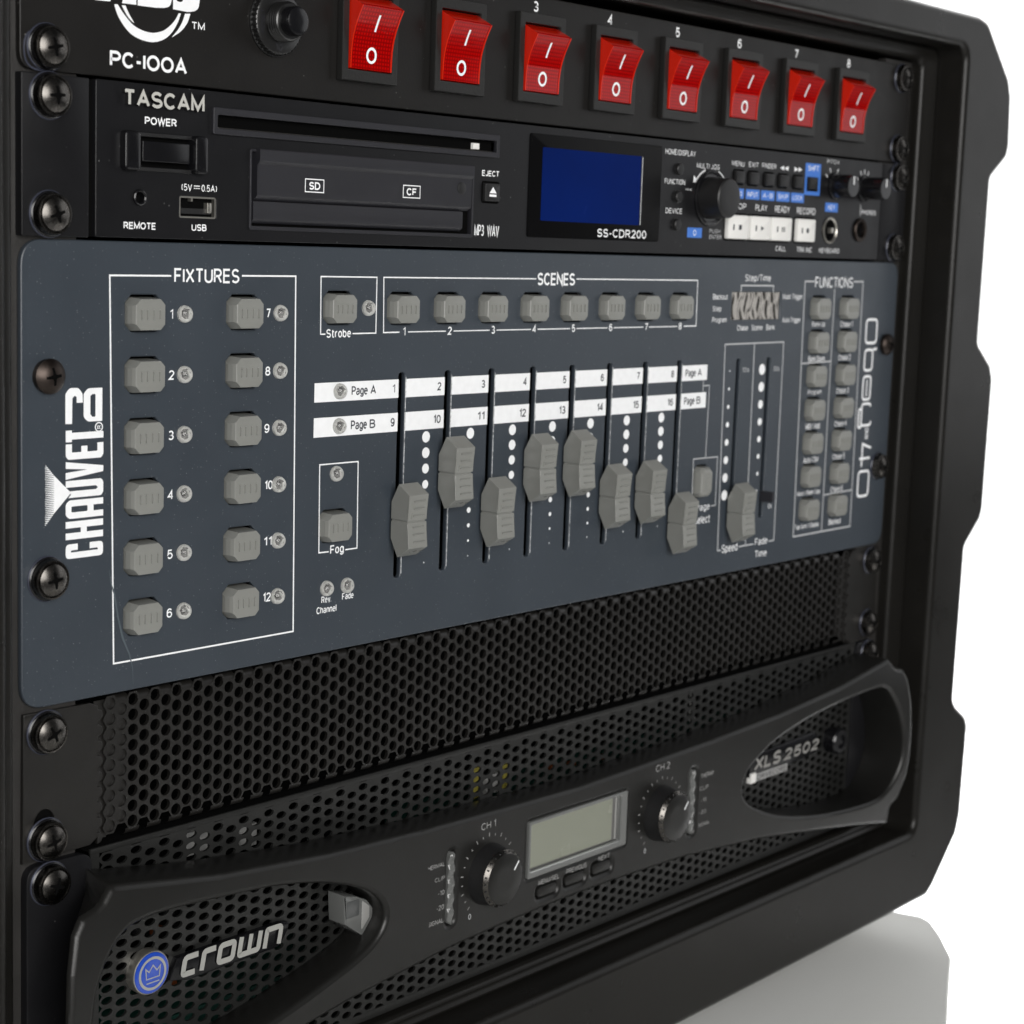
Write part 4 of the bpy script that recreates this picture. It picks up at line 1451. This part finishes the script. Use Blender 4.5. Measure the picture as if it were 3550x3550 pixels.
def perforated(mb, xs0, ncol, px_, zfun, pz, rx, rz, ztop, zbot, yf, t, mname, nseg=12, skip=None):
    """staggered round holes: each hole sits in its own six-sided cell"""
    hexp = []
    for k in range(nseg):
        a_ = math.pi * 2 * k / nseg
        hexp.append(a_)
    hx, hz = px_, pz / 2
    # six corners of the cell
    q = pz / 4
    cor = [(px_ * 2 / 3, 0), (px_ / 3, hz), (-px_ / 3, hz), (-px_ * 2 / 3, 0), (-px_ / 3, -hz), (px_ / 3, -hz)]
    cell = []
    for i in range(6):
        c0_, c1_ = cor[i], cor[(i + 1) % 6]
        cell.append(c0_)
        cell.append(((c0_[0] + c1_[0]) / 2, (c0_[1] + c1_[1]) / 2))
    N = 12
    for c in range(ncol):
        x = xs0 + c * px_
        z = zfun(c)
        while z > zbot:
            if z < ztop and not (skip and skip(x, z)):
                vs = [(x + a_, yf, z + b_) for a_, b_ in cell]
                hole = [(x + rx * math.cos(2 * math.pi * k / N), z + rz * math.sin(2 * math.pi * k / N)) for k in range(N)]
                vs += [(a_, yf, b_) for a_, b_ in hole]
                vs += [(a_, yf + t, b_) for a_, b_ in hole]
                fs = [(k, (k + 1) % N, N + (k + 1) % N, N + k) for k in range(N)]
                fs += [(N + k, N + (k + 1) % N, 2 * N + (k + 1) % N, 2 * N + k) for k in range(N)]
                mb.add(vs, fs, mname)
            elif z < ztop:
                mb.add([(x + a_, yf, z + b_) for a_, b_ in cell], [tuple(range(12))], mname)
            z -= pz


# ------------------------------------------------------------------ vent panel
vp = thing("vent_panel", "black perforated vent panel between the blue controller and the amplifier", "vent panel", (241.3, 0, -177.4))
mb = MB()
PX_, PZ_ = 4.155, 4.68
NC = 98
zf = lambda c: -135.35 if c % 2 == 0 else -137.69
perforated(mb, 40.3, NC, PX_, zf, PZ_, 1.88, 1.84, -134, -174.0, 1.0, 1.3, 'mesh')
xe = 40.3 + PX_ * NC
# two columns of blind dimples at each end
for c in (-2, -1):
    z = zf(c)
    while z > -174:
        for x in (40.3 + c * PX_, xe - PX_ - c * PX_ + 0.0):
            cell = [(x + a_ * PX_, z + b_ * PZ_) for a_, b_ in ((2 / 3, 0), (1 / 3, .5), (-1 / 3, .5), (-2 / 3, 0), (-1 / 3, -.5), (1 / 3, -.5))]
            cell = [p for i in range(6) for p in (cell[i], ((cell[i][0] + cell[(i + 1) % 6][0]) / 2, (cell[i][1] + cell[(i + 1) % 6][1]) / 2))]
            hole = ell(x, z, 1.9, 1.85, 12)
            vs = [(a_, 1.0, b_) for a_, b_ in cell] + [(a_, 1.0, b_) for a_, b_ in hole] + [(a_, 1.75, b_) for a_, b_ in hole]
            mb.add(vs, [(k, (k + 1) % 12, 12 + (k + 1) % 12, 12 + k) for k in range(12)] + [(12 + k, 12 + (k + 1) % 12, 24 + (k + 1) % 12, 24 + k) for k in range(12)] + [tuple(range(24, 36))], 'mesh')
        z -= PZ_
# folded lips along the scalloped upper and lower edges
for c in range(-1, NC + 1):
    x = 40.3 + c * PX_
    for zb, sg in ((-176.3, -1), (-133.9, 1)):
        if (c % 2 == 0) == (sg < 0):
            vs = []
            for x_, w_ in ((x - PX_ * 0.62, 0), (x + PX_ * 0.62, 0)):
                for k in range(5):
                    t_ = math.radians(90 * k / 4)
                    vs.append((x_, 1.0 + 2.2 * (1 - math.cos(t_)), zb - sg * 1.6 + sg * 2.2 * math.sin(t_)))
            mb.add(vs, [(k, k + 1, 6 + k, 5 + k) for k in range(4)], 'mesh')
put("grille", mb, vp, (241.3, 1, -155.5))
for s_ in (0, 1):
    mb = MB()
    e = 29.9
    pts = [(1.4, -133.6), (24.5, -133.9), (27.2, -135.2)]
    z = -135.35
    k = 0
    zz = -135.6
    while zz > -173.5:
        for t_ in range(7):
            a_ = math.radians(90 - 30 * t_)
            pts.append((27.2 + 2.3 * math.cos(a_) * 0.8, zz - 2.34 + 1.75 * math.sin(a_)))
        zz -= PZ_
    pts += [(27.2, -175.0), (24.5, -176.8), (1.0, -177.4)]
    pts = pts[::-1]
    if s_:
        pts = [(482.6 - x, z_) for x, z_ in pts]
    hole = ell(8.4 if s_ == 0 else 473.9, -166.9 if s_ == 0 else -159, 3.6, 4.4, 20)
    mb.plate(pts, [hole] if s_ == 0 else [], 0.6, 1.6, 'mesh', 0.25)
    if s_ == 0:
        mb.disc(8.4, -166.9, 5, 1.85, 'dark')  # dark disc added so the hole shows shade instead of the rail
        mb.rect(26.5, 31.2, -176, -134, 1.9, 'mesh')
        mb.ribbon([(4.5, -170.6), (9.5, -169.6), (13.2, -167.2)], 0.9, 0.25, 'edge')
    else:
        mb.rect(451.6, 456.2, -176, -134, 1.9, 'mesh')
    put("ear", mb, vp, (12 if s_ == 0 else 470, 1, -155.5))
screw(vp, 8.75, -139.7, 0.5, -2)
screw(vp, 8.75, -171.45, 0.5, 10)
screw(vp, 473.85, -139.7, 0.5, 20)
screw(vp, 473.85, -169.6, 0.5, 60)
mb = MB()
mb.box(20, 462, 240, 60, -176, -135, 'dark')
put("backing", mb, vp, (241.3, 100, -155.5))

# ------------------------------------------------------------------ amplifier
am = thing("amplifier", "black power amplifier with two round knobs and mesh filled oval ends at the bottom", "amplifier", (241.3, 0, -266.5))


def fz(X, z):
    u = (X - 241) / 240
    v = (z + 222) / 42
    return -13 - 5.5 * u * u - 4.5 * u * u * max(0, 1 - v * v)


mb = MB()
AX, AZ = 5.35, 3.72
perforated(mb, 30.2, 81, AX, lambda c: -181.7 if c % 2 == 0 else -179.84, AZ, 2.12, 1.22, -179, -264.5, -0.2, 1.0, 'ampmesh', 12, lambda x, z: z > -180.5)
mb.box(24, 464, 0.6, -0.24, -179.7, -177.9, 'ampmesh', 0.1)
mb.box(24, 464, 0.6, -0.24, -266.6, -263.6, 'ampmesh', 0.1)
mb.box(460.0, 464, 0.62, -0.22, -264, -179.5, 'ampmesh')
mb.box(24, 27.2, 0.62, -0.22, -264, -179.5, 'ampmesh')
put("grille", mb, am, (241.3, 0, -222))
for x0, x1 in ((1.2, 24.2), (462.5, 481.4)):
    mb = MB()
    mb.prism(rrect(x0, x1, -266.4, -178.2, 5, 5), 1.9, -1.0, 'jet', 0.35)
    put("ear", mb, am, ((x0 + x1) / 2, 0, -222))
# things seen through the holes
mb = MB()
mb.box(26, 457, 330, 70, -266, -178.5, 'dark')
put("chassis", mb, am, (241.3, 180, -222))
mb = MB()
mb.box(190, 420, 40, 14, -216, -209.5, 'pcb')
mb.box(190, 330, 13.9, 12.6, -211.0, -209.6, 'pale')
mb.box(30, 150, 60, 20, -262, -250, 'pcb')
put("circuit_board", mb, am, (300, 20, -210))
for x0, x1, z0, z1, c_ in ((71, 80, -194.4, -186.4, 'pale'), (93.5, 101, -197, -189.4, 'pale'), (209, 214, -204, -192, 'yellow'), (216, 225, -204, -196.5, 'pale'), (226, 229, -204, -194, 'yellow')):
    mb = MB()
    mb.box(x0, x1, 14.5, 12.5, z0, z1, c_, 0.6)
    put("capacitor", mb, am, (x0, 13, z0))
for x, z in ((258, -201), (270, -202), (120, -214), (60, -216), (66, -235), (290, -203)):
    mb = MB()
    mb.box(x, x + 4, 17, 15, z - 2, z, 'copper', 0.5)
    put("coil", mb, am, (x, 15, z))
for x, z in ((44, -205), (58, -202), (50, -212), (62, -209), (40, -219), (100, -204), (130, -198), (112, -194), (118, -195)):
    mb = MB()
    mb.lathe(x, z, [(2.4, 20), (2.4, 10), (1.6, 9), (0.4, 8.8)], 'gloss', 16)
    put("capacitor", mb, am, (x, 10, z))
mb = MB()
for k in range(4):
    mb.box(345.5, 347.6, 11, 9, -194.5 + 3.6 * k - 3, -192.6 + 3.6 * k - 3, 'pale', 0.3)
mb.box(345.7, 347.4, 11, 9.4, -197, -184, 'pale')
put("cable_tie", mb, am, (346, 9, -190))
mb = MB()
mb.box(24, 459, 80, 0.6, -178.9, -178.1, 'dark')
put("lid", mb, am, (241, 20, -178.5))
# contoured front bezel
topR = [(241, -199.9), (278.0, -199.0), (328.2, -197.2), (376.0, -194.4), (422.5, -189.6), (464.3, -182.6)]
endR = [(464.3, -182.6), (468.0, -186.6), (470.4, -188.0), (475.8, -189.2), (479.0, -193.6), (481.4, -204.2), (482.3, -216.0), (482.6, -232.0), (481.8, -241.5), (477.1, -252.2), (472.6, -254.6), (472.0, -256.0), (473.2, -264.6)]
botR = [(469.1, -263.6), (442.9, -259.0), (393.2, -252.0), (365.2, -248.4), (311.4, -244.3), (262.1, -243.0), (241, -242.9)]
half = topR + endR[1:] + botR
out = half + [(482.2 - x, z) for x, z in reversed(half[1:-1])]
rad = [2.0] * len(out)
out = rpoly(out, 3.2, 4)
ovR = [(350.6, -222.9), (352.6, -217.0), (358.5, -212.8), (375.8, -204.9), (410.5, -198.3), (455.0, -194.6), (462.0, -196.2), (467.5, -202.0), (472.6, -210.2), (476.6, -221.4), (476.6, -232.0), (472.8, -240.0), (464.7, -247.9), (452.6, -249.8), (415.8, -247.6), (380.0, -240.9), (360.0, -232.8), (352.5, -227.6)]
ovR = chaikin(ovR, 2)
ovL = [(9.8, -213.4), (13.7, -204.7), (19.6, -198.2), (25.9, -195.6), (40.5, -195.6), (73.6, -198.6), (86.9, -200.2), (105.2, -204.0), (121.2, -209.4), (131.2, -215.5), (135.2, -221.3), (133.6, -227.5), (125.3, -233.1), (106.1, -238.4), (81.9, -244.0), (40, -250.0), (25, -249.4), (14, -240.0), (8.6, -226)]
ovL = chaikin(ovL, 2)
holes = [ovL, ovR, rrect(211.0, 270.4, -228.9, -207.6, 0.8, 3), rrect(166.6, 170.6, -235.2, -208.4, 1.9, 4), rrect(312.9, 317.0, -235.0, -207.4, 1.9, 4)]
keys_ = [(217.2, 229.6, -239.4, -233.4), (233.6, 246.4, -238.9, -233.0), (250.4, 262.8, -238.6, -232.4)]
for x0, x1, z0, z1 in keys_:
    holes.append(rrect(x0, x1, z0 + 0.7, z1 - 0.3, 2.3, 4))
mb = MB()
TB = 14.0
mb.plate(out, holes, -13.5, TB, 'amp', 1.9, yfun=fz, cuts=[(0, [12 + 10 * k for k in range(47)]), (1, [-190, -198, -206, -214, -222, -230, -238, -246, -254])], res=2)
put("bezel", mb, am, (241.3, -13, -222))


def on(x, z, d=0.06):
    return fz(x, z) - d


L = MB()


def ltext(t_, x0, x1, z0, z1, mn='ampprint', b_=0.0):
    L.text(t_, x0, x1, z0, z1, on((x0 + x1) / 2, (z0 + z1) / 2, 0.1), mn, b_)


for t_, x0, x1, z0, z1 in [("CH 1", 183.9, 191.7, -204.5, -201.9), ("CH 2", 288.8, 298.2, -203.7, -200.9), ("THERMAL", 154.3, 164.3, -212.5, -211.0), ("CLIP", 159.5, 164.6, -217.6, -216.1), ("-10", 161.3, 164.6, -222.9, -221.2),
                           ("-20", 160.8, 164.6, -228.3, -226.5), ("SIGNAL", 156.7, 164.5, -233.1, -231.4), ("THERMAL", 319.8, 330.3, -212.2, -210.4), ("CLIP", 319.4, 325.6, -217.4, -215.8), ("-10", 320.6, 324.5, -222.6, -221.0),
                           ("-20", 319.6, 324.7, -227.6, -226.1), ("SIGNAL", 319.5, 328.0, -233.0, -231.4), ("MENU/SEL", 217.8, 230.0, -233.2, -231.3), ("PREVIOUS", 234.4, 246.7, -232.9, -230.9), ("NEXT", 254.1, 261.0, -232.4, -230.5)]:
    ltext(t_, x0, x1, z0, z1, 'ampprint' if 'CH' in t_ else 'ampprint')
for cx in (188.4, 293.4):
    for k in range(21):
        a_ = 225 - 13.5 * k
        c_, s_ = math.cos(math.radians(a_)), math.sin(math.radians(a_))
        r1 = 15.3 if k % 2 == 0 else 14.7
        p0, p1 = (cx + 13.9 * c_, -221.4 + 13.9 * s_), (cx + r1 * c_, -221.4 + r1 * s_)
        L.ribbon([p0, p1], 0.34, on(*p0, 0.1), 'ampprint')
    ltext("0", cx - 10.2, cx - 8.8, -236.0, -234.0, 'dimprint')
put("lettering", L, am, (241.3, -13, -222))
for cx in (188.6, 293.6):
    cz = -221.5
    y0 = fz(cx, cz)
    mb = MB()
    mb.lathe(cx, cz, [(11.3, y0 + 0.3), (11.2, y0 - 1.0), (10.7, y0 - 3), (10.4, y0 - 6.3)], 'softblack', 48, False)
    mb.lathe(cx, cz, [(10.4, y0 - 6.3), (10.5, y0 - 6.6), (9.3, y0 - 8.0)], 'metal', 48, False)
    mb.lathe(cx, cz, [(9.3, y0 - 8.0), (9.0, y0 - 8.15), (4, y0 - 8.2)], 'amp', 48)
    for k in range(24):
        t_ = 2 * math.pi * k / 24
        mb.lathe(cx + 9.9 * math.cos(t_), cz + 9.9 * math.sin(t_), [(0.36, y0 - 6.9), (0.36, y0 - 7.5), (0.2, y0 - 7.7)], 'gloss', 8)
    kn = put("level_knob", mb, am, (cx, y0, cz))
    mb = MB()
    mb.ribbon([(cx + 4.6, cz + 2.4), (cx + 7.0, cz + 5.3)], 0.6, y0 - 8.26, 'print')
    put("pointer", mb, kn, (cx, y0, cz))
for cx, z0, z1 in ((168.6, -235.0, -208.6), (315.0, -234.8, -207.6)):
    y0 = fz(cx, -221)
    mb = MB()
    n = 44
    lo = []
    for k in range(n + 1):
        z = z0 + (z1 - z0) * k / n
        e = min(1.0, math.sqrt(max(0.02, 1 - (abs(2 * k / n - 1)) ** 8)))
        wv = 0.30 * math.sin(k / n * math.pi * 10)
        lo.append([(cx - 1.85 * e, y0 + 3, z), (cx - 1.7 * e, y0 + 0.3 + wv, z), (cx - 0.7 * e, y0 - 0.35 + wv, z), (cx + 0.7 * e, y0 - 0.35 + wv, z), (cx + 1.7 * e, y0 + 0.3 + wv, z), (cx + 1.85 * e, y0 + 3, z)])
    mb.loft(lo, 'clear', True, True)
    put("level_meter", mb, am, (cx, y0, -221.5))
y0 = fz(241, -218)
mb = MB()
mb.plate(rrect(210.7, 270.7, -229.2, -207.3, 0.8, 3), [rrect(212.0, 266.4, -226.6, -208.6, 0.6, 3)], y0 - 0.7, 2.4, 'clear', 0.35)
mb.rect(211.0, 270.4, -228.8, -207.6, y0 + 1.9, 'ledcore')
dp = put("display", mb, am, (241, y0, -218))
mb = MB()
mb.box(212.0, 263.0, y0 + 1.8, y0 + 1.0, -225.9, -208.8, 'olive')
mb.rect(263.2, 264.6, -226.2, -208.8, y0 + 1.2, 'ledcore')
mb.rect(264.9, 266.2, -226.2, -208.8, y0 + 1.2, 'lenstip')
put("screen", mb, dp, (239, y0, -217.5))
for x0, x1, z0, z1 in keys_:
    mb = MB()
    yk = fz((x0 + x1) / 2, (z0 + z1) / 2)
    mb.prism(rrect(x0 + 0.55, x1 - 0.55, z0 + 1.2, z1 - 0.85, 1.9, 4), yk + 3, yk + 0.15, 'amp', 0.5)
    put("menu_button", mb, am, ((x0 + x1) / 2, yk, (z0 + z1) / 2))
# left badge: enamel disc with a crown outline and metal letters on a black strip
mb = MB()
mb.prism(rpoly([(52, -225.9), (55.5, -219.4), (99.0, -219.2), (102.2, -219.8), (101.8, -222.0), (98.4, -226.6), (96, -227.2), (60, -227.6)], 0.8, 3), -0.1, -2.4, 'gloss', 0.3)
mb.lathe(44.3, -220.6, [(6.95, 0), (7.0, -3.0), (6.75, -3.5), (6.45, -3.6)], 'steel', 44, False)
bd = put("name_badge", mb, am, (70, -2, -222))
mb = MB()
mb.lathe(44.3, -220.6, [(6.5, -3.5), (6.35, -3.8), (5.5, -3.97), (3, -4.1), (0.5, -4.15)], 'badge', 44)
put("enamel_disc", mb, bd, (44.3, -3.5, -220.6))
L = MB()
L.ribbon(ell(44.3, -220.6, 4.85, 4.85, 40), 0.85, -4.16, 'silver', True)
L.ribbon([(41.6, -218.7), (41.9, -222.0), (46.8, -222.0), (47.2, -218.7), (45.9, -219.9), (44.4, -218.0), (42.9, -219.9)], 0.38, -4.22, 'silver', True)
L.ribbon([(41.9, -223.4), (46.8, -223.4)], 0.38, -4.22, 'silver')
put("crown_symbol", L, bd, (44.3, -4, -220.6))
L = MB()
yb = -2.9


def slant(pts):
    return [(x + (z + 224.5) * 0.2, z) for x, z in pts]


def stroke_letter(pts, closed=False):
    L.ribbon(slant(pts), 1.85, yb, 'silver', closed)


zt_, zb_ = -219.9, -225.2
stroke_letter(rpoly([(62.4, zt_), (57.2, zt_), (57.2, zb_), (62.0, zb_)], [0, 1.2, 1.0, 0], 4))
stroke_letter(rpoly([(64.9, zb_ - 0.6), (64.9, zt_), (69.6, zt_)], [0, 1.0, 0], 4))
stroke_letter(rrect(71.6, 77.4, zb_, zt_, 1.2, 4), True)
stroke_letter(rpoly([(80.2, zt_ + 0.6), (80.2, zb_), (88.3, zb_), (88.3, zt_ + 0.6)], [0, .9, .9, 0], 4))
L.ribbon(slant([(84.25, zt_ + 0.6), (84.25, zb_ + 0.7)]), 1.7, yb - 0.02, 'silver')
stroke_letter(rpoly([(91.2, zb_ - 0.6), (91.2, zt_), (97.4, zt_), (97.4, zb_ - 0.6)], [0, .4, 1.4, 0], 4))
ORGv = L.v
put("name_letters", L, bd, (78, -3, -222.5))
# clear power lens at the tip of the left oval
mb = MB()
lens = rpoly([(120.9, -214.2), (127.0, -215.8), (132.0, -218.2), (135.2, -222.0), (135.0, -225.0), (130.2, -230.6), (121.6, -224.4)], [0.3, 1, 2.5, 3, 2, 1, 0.3], 3)
mb.prism(lens, -1, -8.6, 'clear', 0.7)
mb.prism(rrect(122.2, 128.2, -222.6, -216.8, 0.5, 3), -1.5, -8.72, 'lensface', 0.15)
mb.prism(rpoly([(129.4, -217.6), (133.2, -220.6), (133.2, -224.6), (129.4, -228.6)], 0.5, 3), -1.5, -8.70, 'lenstip', 0.3)
put("power_lens", mb, am, (128, -5, -222))
# right badge
mb = MB()
mb.prism(rpoly([(376.0, -226.2), (376.0, -216.6), (429.0, -214.6), (433.5, -218.4), (433.0, -224.4), (401, -226.9)], 0.8, 3), -0.1, -1.6, 'gloss', 0.3)
rbg = put("model_badge", mb, am, (404, -1, -221))
L = MB()
L.text("XLS", 379.4, 400.6, -223.4, -217.4, -2.0, 'dull', 0.03, 0.25)
L.text("2502", 403.6, 432.6, -223.2, -218.0, -2.0, 'dull', 0.025, 0.25)
L.rect(381.0, 406.5, -228.4, -225.0, -1.9, 'ampprint')
L.text("DRIVECORE", 382.0, 405.5, -227.9, -225.6, -2.0, 'jet', 0.01)
put("model_letters", L, rbg, (404, -2, -221))
mb = MB()
mb.box(376.4, 380.2, 0, -2.6, -228.6, -224.2, 'white', 0.3)
put("end_tab", mb, rbg, (378, -2, -226))
mb = MB()
mb.lathe(445.5, -221.3, [(6.2, -0.1), (6.2, -5.5), (5.4, -6.4), (3.4, -6.4), (3.2, -5.2), (1.0, -5.2)], 'gloss', 32)
put("thumbscrew", mb, am, (445.5, -3, -221.3))
for x in SX:
    screw(am, x, -184.15, -1.0, 42)
    screw(am, x, -260.3, -1.0, 10)

# ------------------------------------------------------------------ render
scn.render.engine = 'CYCLES'
scn.render.resolution_x = 1024
scn.render.resolution_y = 1024
scn.cycles.max_bounces = 10
scn.cycles.transparent_max_bounces = 8
